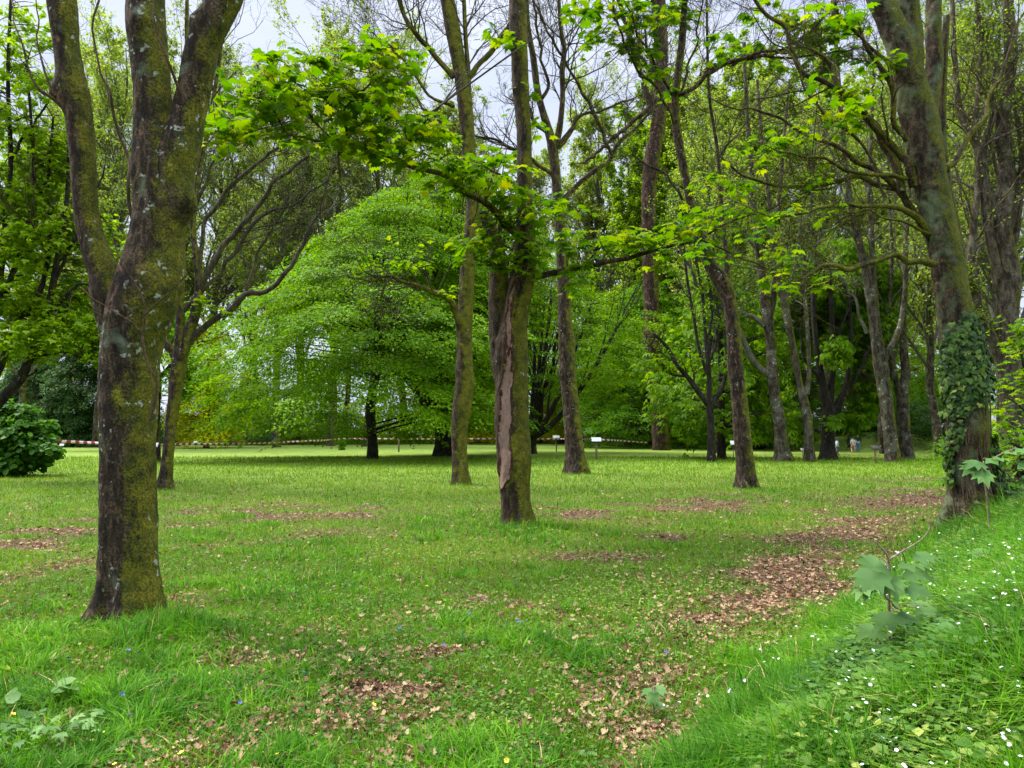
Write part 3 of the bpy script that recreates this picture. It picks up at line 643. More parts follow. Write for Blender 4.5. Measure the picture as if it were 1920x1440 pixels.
traced_tree('sycamore','broad reddish mossy trunk standing beyond the lawn signs with forked dark limbs',(1239,838),70.,
 [[(1241,846,34),(1238,800,33),(1233,740,32),(1226,690,34),(1222,640,36),(1222,590,30),(1220,520,28),(1216,440,26),(1217,360,28),(1222,300,30),(1232,250,28),(1240,180,26),(1240,100,26),(1236,30,28),(1232,-60,26)]],
 [[(1228,200,10),(1210,165,11),(1200,130,10),(1190,100,10),(1178,60,9),(1165,15,8),(1155,-30,7)],
  [(1248,205,13),(1270,185,11),(1305,155,10),(1330,130,9),(1370,118,8),(1420,105,7),(1470,98,5)],
  [(1225,140,8),(1205,110,6),(1195,70,5)],[(1220,200,10),(1190,225,9),(1150,260,8),(1100,300,5)]],
 bark_mat('bark_red_moss',dark=(.02,.012,.009),mid=(.055,.03,.02),light=(.12,.075,.05),moss=.5,lichen=.25,pink=.6,side=(1,-.1,.1),scale=.45),GT,twig=dict(n1=9,n2=6,n3=4,up=.15,leaf=0),sides=30,step=.25,seed=41,flare=.0,noise=.06)
traced_tree('sycamore','curved lichen-footed sycamore leaning over, its foot ringed with ivy',(1398,912),dist(915),
 [[(1400,918,42),(1398,880,36),(1392,820,34),(1386,750,30),(1379,690,29),(1376,630,28),(1368,570,28),(1357,535,34),(1338,505,28),(1322,470,25),(1308,430,20),(1295,380,17),(1283,320,16),(1270,250,17),(1266,190,15),(1274,120,14),(1280,60,14),(1284,-20,12),(1284,-100,10)],
  [(1364,530,14),(1364,490,11),(1358,440,9),(1350,350,8),(1345,280,7),(1330,180,6),(1326,60,5),(1325,-30,4)]],
 [[(1270,180,8),(1300,165,9,-.5),(1335,130,9,-1),(1380,115,8,-1.5),(1430,100,6,-2),(1480,85,5,-2.5),(1540,40,4,-3),(1570,0,3,-3)],
  [(1400,110,7,-1.6),(1450,108,5,-2),(1520,105,4,-2.4),(1600,95,3,-3)],
  [(1268,190,7),(1245,150,6),(1225,110,5,-.5),(1200,70,4,-1),(1180,30,4,-1)],
  [(1266,240,6),(1245,180,5,-.4),(1190,125,5,-.6),(1160,60,5,-.8),(1150,-20,4,-1)],
  [(1262,200,5),(1290,130,5),(1310,60,4),(1315,0,3)],
  [(1295,400,6),(1250,330,5,.3),(1200,300,4,.4)],[(1345,300,4),(1400,230,3),(1440,170,3)]],
 B_MID,GT,twig=dict(n1=11,n2=7,n3=4,l1=.5,up=.08,leaf=0),
 clusters=[(1120,20,30,18,5,-.8),(1160,50,45,40,10,-.8),(1200,20,70,30,14,-.6),(1170,85,50,22,7,-.8),(1240,20,60,35,11,0),(1110,85,20,14,2,-.8),(1285,20,40,25,7,0),(1225,105,30,20,3,-.3),(1235,130,25,20,3,-.4),(1250,175,25,12,2,0),
   (1350,60,60,30,4,-1.2),(1360,95,30,15,4,-1),(1470,75,60,25,9,-2),(1530,40,60,30,13,-2.6),(1570,75,60,35,13,-2.8),(1510,110,80,20,9,-2.2),(1600,115,50,25,7,-2.8),(1350,110,20,10,2,-1),(1420,15,60,20,4,-2)],
 sides=36,step=.07,seed=52,flare=.42,lsize=.27,spread=.3,nl=6)
traced_tree('young_tree','small many-stemmed tree with upswept dark stems beside the curved sycamore',(1334,862),dist(866),
 [[(1334,868,17),(1333,830,15),(1333,790,14),(1330,755,14),(1330,720,10),(1328,680,9),(1322,620,7),(1318,560,6),(1305,480,5),(1300,400,4)],
  [(1330,762,12),(1312,738,11),(1290,708,9),(1270,685,8),(1250,650,7),(1225,625,5)],
  [(1332,760,12),(1350,735,10),(1360,705,8),(1362,660,6),(1360,600,5),(1366,520,4),(1360,430,3)],
  [(1326,700,8),(1310,650,6),(1300,590,6),(1288,520,5),(1280,440,4)]],
 [[(1290,708,6),(1260,700,5),(1245,690,4)],[(1322,640,6),(1335,600,5),(1330,520,4),(1340,440,3)],[(1328,680,6),(1345,640,5),(1348,560,4)]],
 B_DARK,GT,twig=dict(n1=8,n2=7,n3=4,up=.2,leaf=3,lsize=.13),leafmat=LF_BRIGHT,sides=14,step=.2,seed=61,twigmat=B_DARK)
traced_tree('sycamore','pale grey-barked tree with a long bare limb reaching sideways',(1468,858),dist(865),
 [[(1469,862,34),(1465,830,26),(1461,790,24),(1455,750,23),(1449,710,22),(1446,660,20),(1441,610,20),(1434,560,20),(1428,510,16),(1420,450,13),(1413,380,12),(1408,300,10),(1400,200,8),(1395,80,7)],
  [(1440,600,16),(1450,560,13),(1455,500,11),(1450,440,9),(1462,360,8),(1470,260,7),(1480,150,5)]],
 [[(1446,706,13),(1425,690,13),(1405,660,13),(1392,640,12),(1372,600,13),(1350,570,11),(1330,550,9),(1310,535,8),(1290,500,6),(1270,450,5)],
  [(1432,612,9),(1418,598,9),(1400,588,8),(1385,582,7),(1350,560,5)],
  [(1420,470,7),(1395,430,6),(1370,400,5),(1330,380,4)]],
 B_GREY,GT,twig=dict(n1=9,n2=7,n3=5,up=.2,leaf=1,lsize=.12),leafmat=LF_LIME,sides=22,step=.15,seed=71,twigmat=B_TWIGG,flare=.4)
traced_tree('ash_tree','slender grey tree dividing into a narrow fork before the dark chestnut',(1516,860),dist(866),
 [[(1517,863,22),(1517,830,19),(1514,790,19),(1508,755,19),(1500,725,14),(1494,690,13),(1487,650,13),(1479,610,14),(1471,570,13),(1460,520,12),(1450,450,10),(1442,370,9),(1430,280,8),(1420,150,6)],
  [(1512,740,12),(1517,700,9),(1516,650,8),(1512,590,8),(1507,530,8),(1510,460,7),(1520,380,6),(1530,260,5)]],
 [[(1471,570,6),(1490,500,5),(1500,430,4)],[(1450,450,6),(1420,400,5),(1390,330,4)]],
 B_GREY,GT,twig=dict(n1=9,n2=7,n3=5,up=.22,leaf=1,lsize=.12),leafmat=LF_LIME,sides=20,step=.15,seed=81,twigmat=B_TWIGG)
def chest_leaf(ells,nsh,size,drop,seed,tpl,d,nl=5):
    def f(la,ta,st,br):
        g=np.random.default_rng(seed)
        par=np.concatenate([c for c,_ in (list(br)+list(st))])
        for (x,y,rx,ry,dz,wt) in ells:
            n=int(nsh*wt*1.6); v=norm(g.normal(size=(n,3)))*(g.random((n,1))**.42)
            v=v[vn3(v*1.9+seed+x*.05,seed)>.46]; n=len(v)
            C=np.array([P(x+rx*a[0],y+ry*a[2],d+dz+(rx/FPX*d)*.8*a[1]) for a in v])
            D=np.linalg.norm(par[None]-C[:,None],axis=2); q=par[np.argmin(D,axis=1)]
            sel=g.random(n)<.35
            K=5; tt=np.linspace(0,1,K)[None,:,None]; m1=(q+C)/2+np.array([0,0,.25])
            Pn=(1-tt)**2*q[:,None]+2*tt*(1-tt)*m1[:,None]+tt**2*C[:,None]
            tubes(ta,Pn[sel],np.broadcast_to(np.linspace(1,.4,K)*.022,(sel.sum(),K)),3)
            m=n*nl; ci=np.repeat(np.arange(n),nl); a=g.uniform(0,6.28,m); hz=np.stack([np.cos(a),np.sin(a),np.zeros(m)],-1)
            pos=C[ci]+hz*(size*g.uniform(.1,.9,m))[:,None]+g.normal(0,size*.35,(m,3))
            head=hz*g.uniform(.3,1,m)[:,None]-np.array([0,0,1])*g.uniform(drop*.2,drop,m)[:,None]
            cl=g.random(n)*.35
            leaves(la,tpl,pos,head,norm(hz*.7+[0,0,1]+g.normal(0,.3,(m,3))),size*g.uniform(.6,1.2,m),np.clip(g.random(m)*.6+cl[ci],0,1))
    return f
traced_tree('horse_chestnut','dark stocky horse chestnut hung with big drooping leaves',(1552,862),dist(862),
 [[(1553,868,34),(1552,840,28),(1553,800,26),(1555,770,26),(1545,735,18),(1537,690,13),(1530,640,11),(1525,560,9),(1530,470,7)],
  [(1560,790,20),(1572,760,18),(1585,730,14),(1592,690,10),(1596,620,8),(1590,540,6)],
  [(1554,780,18),(1558,730,14),(1562,680,12),(1560,600,10),(1555,500,7)]],
 [[(1585,735,8),(1610,700,6),(1630,660,5)],[(1540,720,8),(1515,680,6),(1500,630,5)],[(1562,660,7),(1585,600,5),(1600,560,4)]],
 B_DARK,GT,leafmat=LF_CHEST,sides=20,step=.2,seed=91,flare=.35,
 leaf_extra=chest_leaf([(1560,520,95,80,2.5,1.5),(1560,610,60,60,2.5,.6),(1625,620,50,80,2.5,.7),(1490,590,60,90,4,.7),(1625,730,40,45,2,.25),(1500,740,30,60,4,.3),(1650,540,50,60,3,.4),(1500,800,30,25,3,.1),(1602,785,25,22,2,.1),(1570,660,25,25,-.8,.12),(1560,790,12,14,-.8,.02)],620,.42,1.4,5,PALM,dist(862)))
traced_tree('ash_tree','tall pale-flecked trunk splitting low into two long stems beside the lectern',(1672,865),dist(866),
 [[(1674,868,30),(1670,830,27),(1665,780,27),(1658,730,26),(1652,690,28),(1646,650,25),(1640,600,22),(1632,550,22),(1622,500,18),(1610,450,15),(1598,400,13),(1588,330,11),(1580,240,9),(1570,120,8),(1562,0,6)],
  [(1648,640,16),(1640,570,16),(1636,500,13),(1634,430,11),(1630,340,9),(1635,220,7),(1640,100,5)],
  [(1654,685,16),(1664,662,13),(1676,640,12),(1688,610,11),(1694,570,10),(1698,520,9),(1700,440,8),(1706,330,6),(1700,200,5)]],
 [[(1625,625,7),(1610,580,6),(1590,535,5),(1560,505,5),(1530,480,4)],[(1610,450,6),(1580,420,5),(1550,380,4)],[(1598,400,6),(1570,330,5),(1550,250,4)]],
 B_GREY,GT,twig=dict(n1=11,n2=7,n3=5,up=.22,leaf=1,lsize=.11),leafmat=LF_LIME,sides=22,step=.15,seed=101,twigmat=B_TWIGG,flare=.35)
traced_tree('ash_tree','straight trunk standing close behind the low-splitting one, wide at the foot',(1697,858),dist(860),
 [[(1698,862,32),(1697,830,26),(1694,790,25),(1693,745,24),(1698,700,19),(1694,650,16),(1692,600,15),(1696,540,13),(1698,480,11),(1700,400,9),(1705,300,8),(1710,180,7),(1712,60,5)],
  [(1690,760,18),(1682,720,13),(1672,680,12),(1664,640,10),(1668,570,8),(1672,480,7),(1668,380,6),(1662,250,5)]],
 [[(1696,540,5),(1720,480,4),(1740,420,3)]],
 B_GREY,GT,twig=dict(n1=10,n2=7,n3=5,up=.22,leaf=1,lsize=.11),leafmat=LF_LIME,sides=20,step=.15,seed=111,twigmat=B_TWIGG,flare=.3)
# --- tall sycamore on the bank, clothed in ivy
dI=11.6
eI,stI,brI=traced_tree('sycamore','tall leaning mossy trunk on the bank wrapped in ivy below, many bare side boughs',(1822,930),dI,
 [[(1830,950,112),(1822,900,92),(1815,850,80),(1813,800,78),(1812,750,78),(1806,690,76),(1797,640,72),(1790,580,68),(1780,520,66),(1768,450,68),(1755,390,70),(1742,330,70),(1732,270,74),(1720,210,74),(1706,150,66),(1690,90,58),(1668,40,54),(1645,-10,50),(1622,-80,46)],
  [(1728,250,50,.05),(1742,190,44,.1),(1752,120,36,.12),(1750,50,32,.15),(1752,-20,30,.2),(1755,-100,26,.2)],
  [(1705,180,40,-.03),(1712,110,44,-.03),(1705,40,46,0),(1700,-30,44,0),(1696,-110,40,0)],
  [(1806,640,26,.35),(1808,560,24,.4),(1795,450,22,.45),(1775,350,22,.4),(1765,250,20,.4),(1768,150,16,.4),(1775,30,14,.4)]],
 [[(1750,495,16,-.1),(1710,488,13,-.3),(1670,480,13,-.5),(1640,488,11,-.6),(1600,494,10,-.8),(1560,494,8,-1),(1520,503,6,-1.1),(1480,515,4,-1.2)],
  [(1748,455,17,0),(1725,415,15,-.1),(1700,398,12,-.2),(1670,385,11,-.3),(1640,380,9,-.4),(1580,385,8,-.6),(1530,385,6,-.7),(1470,400,5,-.9),(1420,395,3,-1.)],
  [(1752,470,18,.1),(1730,425,17,.15),(1700,380,16,.2),(1660,345,14,.3),(1620,330,12,.4),(1560,345,9,.5),(1500,350,8,.5),(1440,345,6,.5),(1380,310,4,.5)],
  [(1700,375,14,.2),(1660,330,12,.3),(1610,295,11,.5),(1560,270,9,.6),(1500,245,7,.8),(1430,215,5,1),(1370,200,4,1)],
  [(1692,360,16,.1),(1684,320,16,.1),(1670,285,16,.1),(1640,250,14,.2),(1615,225,13,.3),(1590,195,12,.4),(1560,165,11,.5),(1510,125,10,.6),(1470,60,9,.7),(1430,20,8,.8),(1400,-20,7,.8)],
  [(1715,350,20,0),(1692,290,18,0),(1650,245,15,.1),(1610,205,14,.2),(1580,165,12,.2),(1560,130,10,.3),(1530,110,7,.3)],
  [(1700,265,13,-.1),(1685,210,11,-.2),(1665,160,11,-.2),(1640,100,9,-.3),(1620,70,7,-.3)],
  [(1745,440,8,-.1),(1700,420,6,-.3),(1640,400,5,-.4),(1600,395,4,-.6)],
  [(1700,335,9,0),(1640,330,9,-.2),(1590,320,7,-.3),(1540,290,6,-.3),(1470,290,4,-.4)],
  [(1752,318,16,.2),(1785,310,14,.3),(1800,270,13,.4),(1830,230,12,.5),(1860,180,10,.6),(1885,120,8,.6),(1910,60,6,.6)],
  [(1690,130,8,-.1),(1610,70,6,-.3),(1580,20,6,-.5)],
  [(1660,370,7,.1),(1600,250,6,.2),(1530,200,5,.2),(1490,110,4,.3),(1440,60,3,.3)]],
 B_IVYT,None,twig=dict(n1=10,n2=8,n3=5,up=.1,leaf=0,stems=False),
 clusters=[(1590,180,60,22,8,-.3),(1600,215,50,22,7,-.3),(1650,110,40,30,4,-.3),(1590,20,60,22,8,-.5),(1450,255,50,25,8,.3),(1500,270,50,25,6,.2),(1440,290,50,22,6,.2),(1350,340,30,18,5,.5),(1520,330,40,12,7,.2),(1410,350,40,15,4,.3),(1310,400,45,12,5,.3),(1500,395,60,18,4,-.8),(1440,430,40,18,4,-.8),(1480,480,60,18,5,-1),(1560,520,50,16,3,-1.),(1450,520,40,16,3,-1),(1330,470,40,15,3,-.8)],
 leafmat=LF_MAPLE,lsize=.17,sides=64,step=.03,seed=121,flare=.42,noise=.05,spread=.17,nl=6,
 knobpx=[(1765,440,.25,.15,.05),(1716,350,.2,.12,.05),(1735,360,.3,.1,.04),(1830,800,.3,.3,.05)],twigmat=B_MOSS)
# ivy on it
ie=empty('ivy',(float(P(1822,900,dI)[0])+.05,dI,float(gz(P(1822,900,dI)[0],dI))),'dark glossy ivy clinging round the lower trunk of the bank tree','ivy')
ia=Acc(); g=np.random.default_rng(5); C,r=stI[0]
n=42000; k=g.integers(0,len(C)-1,n); zz=C[k,2]; px_z=lambda y:P(1800,y,dI)[2]
a=g.uniform(-math.pi,math.pi,n)        # angle in plan, 0=+x, -pi/2 = towards the lens
cov=ss((zz-px_z(930))/.4)*ss((px_z(560)-.9*vn3(np.stack([np.cos(a)*2,np.sin(a)*2,0*a],-1),8)-zz)/.5)
fn=vn3(np.stack([np.cos(a)*1.2,np.sin(a)*1.2,zz*1.1],-1),4)
side=ss((np.cos(a+.95)+.75-.75*ss((zz-px_z(680))/.8))/.5)
gap=np.exp(-(((zz-px_z(800))/.28)**2+((a+1.9)/.45)**2))+1.1*np.exp(-(((zz-px_z(868))/.33)**2+((a+1.85)/.75)**2))
keep=g.random(n)<cov*side*(1.2*ss((fn-.30)/.22))*(1-np.clip(gap,0,1)); k=k[keep];a=a[keep]; n=len(k)
hz=np.stack([np.cos(a),np.sin(a),np.zeros(n)],-1)
pos=C[k]+hz*(r[k]*1.12+g.uniform(.0,.16,n)**1.3)[:,None]; pos[:,2]+=g.normal(0,.03,n)
tang=np.stack([-np.sin(a),np.cos(a),np.zeros(n)],-1)
leaves(ia,IVY,pos,norm(tang*g.normal(0,.6,n)[:,None]+hz*.35-[0,0,1]),norm(hz+[0,0,.45]+g.normal(0,.28,(n,3))),g.uniform(.035,.12,n),g.random(n)**1.2)
# trailing foot and right flank
m=1500; X=g.normal(C[4,0]+.45,.42,m); Y=g.normal(dI-.1,.3,m); Z=gz(X,Y)+np.abs(g.normal(0,.16,m)); a=g.uniform(0,6.28,m)
leaves(ia,IVY,np.stack([X,Y,Z],-1),np.stack([np.cos(a),np.sin(a),-.6+0*a],-1),norm(g.normal(0,.5,(m,3))+[0,-.4,1]),g.uniform(.05,.1,m),g.random(m)**1.2)
link('foliage',ia.mesh('foliage',LF_IVY,False,ie.location),ie)
va=Acc(); vr=[]
for q in range(14):
    a0=g.uniform(-2.6,-.2); kk=np.linspace(2,int(len(C)*g.uniform(.28,.42)),9).astype(int); aa=a0+np.cumsum(g.normal(0,.13,9))
    vr.append(C[kk]+np.stack([np.cos(aa),np.sin(aa),np.zeros(9)],-1)*(r[kk]*1.1+.015)[:,None])
tubes(va,np.array(vr),np.broadcast_to(np.linspace(.013,.005,9),(14,9)),5)
link('stem',va.mesh('stem',bpy.data.materials['bark_vine'],True,ie.location),ie)
# --- dark trunk right behind the big sycamore and other dark boles
traced_tree('maple_tree','dark stout trunk hidden behind the thickest sycamore, white sign before it',(290,862),dist(866),
 [[(291,868,22),(291,820,18),(292,760,18),(293,710,20),(286,660,16),(270,600,12),(262,520,9)],
  [(292,715,14),(312,695,10),(340,665,9),(380,640,8),(430,600,6)]],
 [[(280,640,6),(240,600,5),(190,580,4),(130,575,3)]],
 B_DARK,GT,leafmat=LF_GREEN,sides=14,step=.25,seed=131,leaf_extra=chest_leaf([(230,560,110,60,0,1.),(300,600,70,50,0,.5),(160,620,70,50,0,.5),(350,700,35,60,0,.25)],500,.24,.8,15,MAPLO,dist(866)))
# maple reaching in from the edge of the picture
traced_tree('maple_tree','dark-limbed maple leaning in over the bushy shrub, fresh green layered leaves',(-70,900),25.,
 [[(-75,905,46),(-60,850,36),(-30,790,26),(0,752,22),(35,715,20),(55,675,18),(75,630,16),(90,580,14),(100,530,15),(110,470,12),(125,380,10),(130,280,8),(140,160,6)],
  [(-60,820,28),(-35,740,20),(-5,700,17),(12,660,15),(35,610,17),(60,575,14),(80,530,11),(95,450,9),(90,350,7),(100,220,5)],
  [(-50,800,26),(-30,690,18),(-10,600,20),(0,520,16),(10,420,13),(20,300,10),(15,150,8),(20,0,6)],
  [(-40,780,22),(-25,640,15),(5,560,14),(35,480,11),(60,380,9),(62,280,7),(50,120,5)]],
 [[(90,590,10),(120,560,8),(160,535,6),(200,530,4)],[(60,675,8),(110,660,6),(160,672,5),(220,680,3)],[(100,530,9),(130,470,7),(165,400,6),(190,330,4)],[(12,440,8),(50,400,6),(90,340,4)],[(20,300,7),(60,230,5),(110,160,4)],[(35,720,4),(65,700,3),(60,730,3),(80,760,2)]],
 B_DARK,GT,leafmat=LF_LIME,sides=18,step=.15,seed=141,twig=dict(n1=8,n2=6,n3=3,up=.12,leaf=0),
 leaf_extra=chest_leaf([(60,620,110,60,0,1.5),(130,560,80,50,1,.9),(30,520,80,60,0,.9),(60,430,90,70,0,1.),(40,320,80,90,0,1.1),(110,300,60,90,.5,.6),(30,190,90,80,0,.9),(140,440,60,60,1,.6),(180,640,50,50,0,.45),(50,60,90,60,0,.5),(200,480,40,80,1.5,.45)],270,.19,.7,16,MAPLO,25.,6))
# --- foreground-side shrub
traced_tree('shrub','dense dark green shrub with broad leaves at the lawn edge, touching the turf',(30,888),dist(892),
 [[(30,892,14),(32,860,10),(35,820,8),(30,790,5)],[(28,890,9),(5,850,7),(-20,810,5)],[(34,890,9),(60,860,6),(85,840,4)]],
 [],B_DARK,None,cat='shrub',leafmat=LF_SHRUB,sides=8,step=.3,seed=151,
 leaf_extra=chest_leaf([(20,830,78,52,0,1.6),(-10,800,60,40,0,.6),(60,850,40,30,-.3,.5),(75,825,26,22,0,.2),(10,870,60,20,-.5,.5),(45,775,22,16,0,.14),(95,845,18,12,-.6,.1),(-5,760,22,18,0,.14),(88,800,16,14,.3,.08)],430,.2,1.1,17,ROUND,dist(892),6))
# ---------------------------------------------------------------- layered park trees grown in volume
def spray_crown(la,ta,prof,z0,trunk_pts,nspray,L,W,nleaf,size,seed,flat=.1,droop=.35,rin=.5,layer=0.,tpl=QUAD,squash=1.,hole=.0,lobes=.18,limb_r=.03,limbfrac=.3,rise=.3,zb=None,asym=(0,0),sides=4):
    """prof=[(z,r)..]; sprays fill the shell of that solid of revolution, joined to the trunk by boughs"""
    g=np.random.default_rng(seed); zs=np.array([p[0] for p in prof]); rs=np.array([p[1] for p in prof])
    zz=np.linspace(zs[0],zs[-1],400); wz=np.interp(zz,zs,rs)+.2; cw=np.cumsum(wz); z=np.interp(g.random(nspray)*cw[-1],cw,zz)
    if layer: z=np.round(z/layer)*layer+g.normal(0,layer*.2,nspray)
    th=g.uniform(0,2*math.pi,nspray); u=np.stack([np.cos(th),np.sin(th),np.zeros(nspray)],-1)
    lob=1+lobes*2*(vn3(np.stack([np.cos(th)*1.7+seed,np.sin(th)*1.7,z*.45],-1),seed)-.5)*2
    R=np.interp(z,zs,rs)*lob; rad=R*(rin+(1-rin)*g.random(nspray)**.6)
    C=u*rad[:,None]*np.array([1,squash,1]); C[:,2]=z-.12*rad; C[:,0]+=asym[0]*(z-zs[0]-5); C[:,1]+=asym[1]*(z-zs[0])
    if hole:
        keep=vn3(C*.42+seed*2.3,seed+3)>hole; C=C[keep];u=u[keep];rad=rad[keep];z=z[keep]
    n=len(C)
    # boughs
    kk=g.random(n)<limbfrac; tp=np.asarray(trunk_pts); zt=np.clip(C[:,2]-rad*rise,tp[0,2],tp[-1,2])
    q=np.stack([np.interp(zt,tp[:,2],tp[:,i]) for i in range(3)],-1)
    K=7; tt=np.linspace(0,1,K)[None,:,None]; m1=q*.45+C*.55+np.array([0,0,1.])*(rad*.08)[:,None]+g.normal(0,.15,(n,3))
    Pn=(1-tt)**2*q[:,None]+2*tt*(1-tt)*m1[:,None]+tt**2*C[:,None]
    if kk.any(): tubes(ta,Pn[kk],(limb_r*(.35+.65*rad[kk]/max(rs.max(),.1)))[:,None]*np.linspace(1,.25,K)[None],sides)
    # sprays
    m=n*nleaf; ci=np.repeat(np.arange(n),nleaf); s=np.stack([-u[:,1],u[:,0],np.zeros(n)],-1)
    ls=g.uniform(.6,1.25,n)
    a=g.random(m)**.8; b=g.normal(0,.38,m)*(1.15-a*.7)
    LL=(L*ls)[ci]
    pos=C[ci]+u[ci]*((a-.35)*LL)[:,None]+s[ci]*(b*W*ls[ci])[:,None]
    pos[:,2]+=g.normal(0,flat,m)-droop*LL*(a**2)*.6-abs(b)*W*droop*.3
    hd=norm(u[ci]+s[ci]*(b*1.6)[:,None]+g.normal(0,.45,(m,3))+np.array([0,0,-droop*.8]))
    nr=norm(g.normal(0,.42,(m,3))+[0,0,1]+u[ci]*.25)
    cl=g.random(n)*.4
    leaves(la,tpl,pos,hd,nr,size*g.uniform(.6,1.3,m),np.clip(g.random(m)*.55+cl[ci],0,1))
def local_trunk(acc,pts,rad,sides=14,step=.4,flare=.3,seed=0,noise=.06):
    return trunk_tube(acc,np.array(pts,float),np.array(rad,float),sides,step,noise,flare,seed)
def grown(name,label,loc,bark,leafm,build,cat='tree',group=None,rz=0,scale=1,twigm=None):
    e=empty(name,loc,label,cat,group,rz); tr,ta,la=Acc(),Acc(),Acc(); build(tr,ta,la)
    if tr.n: link('trunk',tr.mesh('trunk',bark,True),e)
    if ta.n: link('branches',ta.mesh('branches',twigm or bark,False),e)
    if la.n: link('foliage',la.mesh('foliage',leafm,False),e)
    e.scale=(scale,)*3
    return e
def ground_at(x,d,dz=-.05):
    X=(x-960)/FPX*d/(cT-sT*0)  # close enough at eye level
    X=ray(x,HOR)[0]/ray(x,HOR)[1]*d
    return (float(X),float(d),float(gz(X,d))+dz)

# the great layered hornbeam
def b_horn(tr,ta,la):
    T=[(0,0,-.2),(.05,0,1),(-.05,0,2.2),(-.1,.1,3.4),(.3,0,6),(.2,0,9),(.1,0,12),(0,0,14.6)]
    local_trunk(tr,T,[.34,.30,.28,.30,.22,.16,.09,.03],20,.15,.75,3,.09)
    spray_crown(la,ta,[(3.0,5.6),(3.7,8.3),(4.6,8.6),(6,8.2),(8,7.6),(10,6.8),(12,5.8),(14,4.4),(16,2.6),(17.2,.7)],0,T,2000,2.6,1.9,95,.17,7,flat=.06,droop=.72,rin=.5,layer=1.3,limb_r=.06,limbfrac=.035,rise=.12,hole=.38,lobes=.34,asym=(.20,0),sides=5)
    g=np.random.default_rng(4)
grown('hornbeam','broad layered hornbeam with bright green tiers sweeping low over its short dark trunk',ground_at(697,dist(861)),B_DARK,LF_BRIGHT,b_horn,group=GT)
# vase-shaped many-stemmed trees
def vase(stems,h,spread,r0,seed,prof,nspray,L,W,nleaf,size,base_h=1.2,crook=.1,stem_sides=8,**kw):
    def f(tr,ta,la):
        g=np.random.default_rng(seed)
        T=[(0,0,-.2),(0,0,base_h*.5),(0,0,base_h)]
        local_trunk(tr,T,[r0*1.15,r0,r0*1.05],20,.2,.35,seed,.1)
        Pn=[];Rn=[]
        for i in range(stems):
            a=2*math.pi*i/stems+g.normal(0,.35); sp=spread*g.uniform(.12,1.); hh=h*g.uniform(.75,1.)
            t=np.linspace(0,1,12); rad=sp*(t**.75)
            a_=a+np.cumsum(g.normal(0,.05,12))
            Pn.append(np.stack([np.cos(a_)*rad,np.sin(a_)*rad,base_h*.6+(hh-base_h*.6)*t**1.1],-1)); Rn.append(r0*g.uniform(.3,.5)*(1-t)**.8+.012)
        Pn=np.array(Pn);Rn=np.array(Rn); tubes(ta,Pn,Rn,stem_sides)
        C1,R1=grow(Pn,Rn,7,(.15,.9),(12,35),.45,8,.1,.05,.5,.3,seed+1,rmin=.012); tubes(ta,C1,R1,5)
        C2,R2=grow(C1,R1,5,(.2,1),(15,45),.5,6,.05,.08,.5,.4,seed+2,rmin=.008); tubes(ta,C2,R2,4)
        spray_crown(la,ta,prof,0,[(0,0,base_h),(0,0,h)],nspray,L,W,nleaf,size,seed+5,limbfrac=.0,**kw)
    return f
grown('maple_tree','many-stemmed maple with dense upswept dark stems behind the evenly mossy trunk',ground_at(838,52),B_DARK,LF_BRIGHT,
  vase(24,20,7.0,.85,21,[(6.5,4.5),(7.5,6.6),(9,7.4),(12,7.2),(16,6.0),(19,3.6),(21,1)],1150,2.0,1.7,66,.17,base_h=2.8,flat=.08,droop=.4,rin=.45,layer=1.0,hole=.42),group=GT)
grown('maple_tree','fan-shaped maple spreading thin dark stems behind the peeling twin trunk',ground_at(992,58),B_DARK,LF_BRIGHT,
  vase(13,15,9.5,.5,33,[(5.5,6.5),(7,8.8),(9,9.2),(12,8),(14.5,5),(16,1.5)],1100,2.2,1.8,55,.2,base_h=1.8,flat=.08,droop=.3,rin=.35,layer=.9,hole=.36,lobes=.25),group=GT)
# beech masses with boughs to the ground
def b_beech(seed,h,rw,low=1.2,ns=600,nl=60,sz=.15,hole=.30):
    def f(tr,ta,la):
        T=[(0,0,-.3),(0,0,2),(.2,0,5),(0,.1,9),(0,0,h*.9)]
        local_trunk(tr,T,[.45,.38,.3,.2,.05],14,.4,.3,seed)
        spray_crown(la,ta,[(low,rw*.7),(h*.2,rw),(h*.45,rw*.95),(h*.7,rw*.7),(h*.9,rw*.35),(h,.4)],0,T,ns,1.9,1.6,nl,sz,seed,flat=.12,droop=.5,rin=.35,hole=hole,lobes=.3,limb_r=.07,limbfrac=.15)
    return f
GB='leafy trees standing beyond the lawn'
grown('beech_tree','bright beech with boughs hanging to the turf behind the red mossy trunk',ground_at(1215,82),B_DARK,LF_GREEN,b_beech(41,19,8,.8,1100,62,.24,.27),group=GB)
grown('beech_tree','lime green beech glowing between the upright and the red mossy trunks',ground_at(1150,100),B_DARK,LF_BRIGHT,b_beech(43,20,8,3.2,900,60,.27,.3),group=GB)
grown('horse_chestnut','dark trunked chestnut with leaves to the ground behind the many-stemmed young tree',ground_at(1352,dist(861)),B_DARK,LF_CHEST,
  lambda tr,ta,la:(local_trunk(tr,[(0,0,-.2),(0,0,2.5),(.1,0,6),(0,0,11)],[.27,.24,.2,.1],14,.3,.4,5),
   spray_crown(la,ta,[(1.8,3),(3,4.3),(6,4.6),(9,3.6),(12,1.2)],0,[(0,0,2),(0,0,11)],330,1.2,1.0,14,.38,51,flat=.3,droop=.9,rin=.3,hole=.36,lobes=.3,tpl=PALM,limb_r=.06,limbfrac=.5)),group=GB)
grown('chestnut_tree','broad fresh green chestnut filling the gap above the pale grey-barked tree',ground_at(1420,74),B_DARK,LF_GREEN,b_beech(47,20,8.5,1.5,1000,34,.34,.28),group=GB)
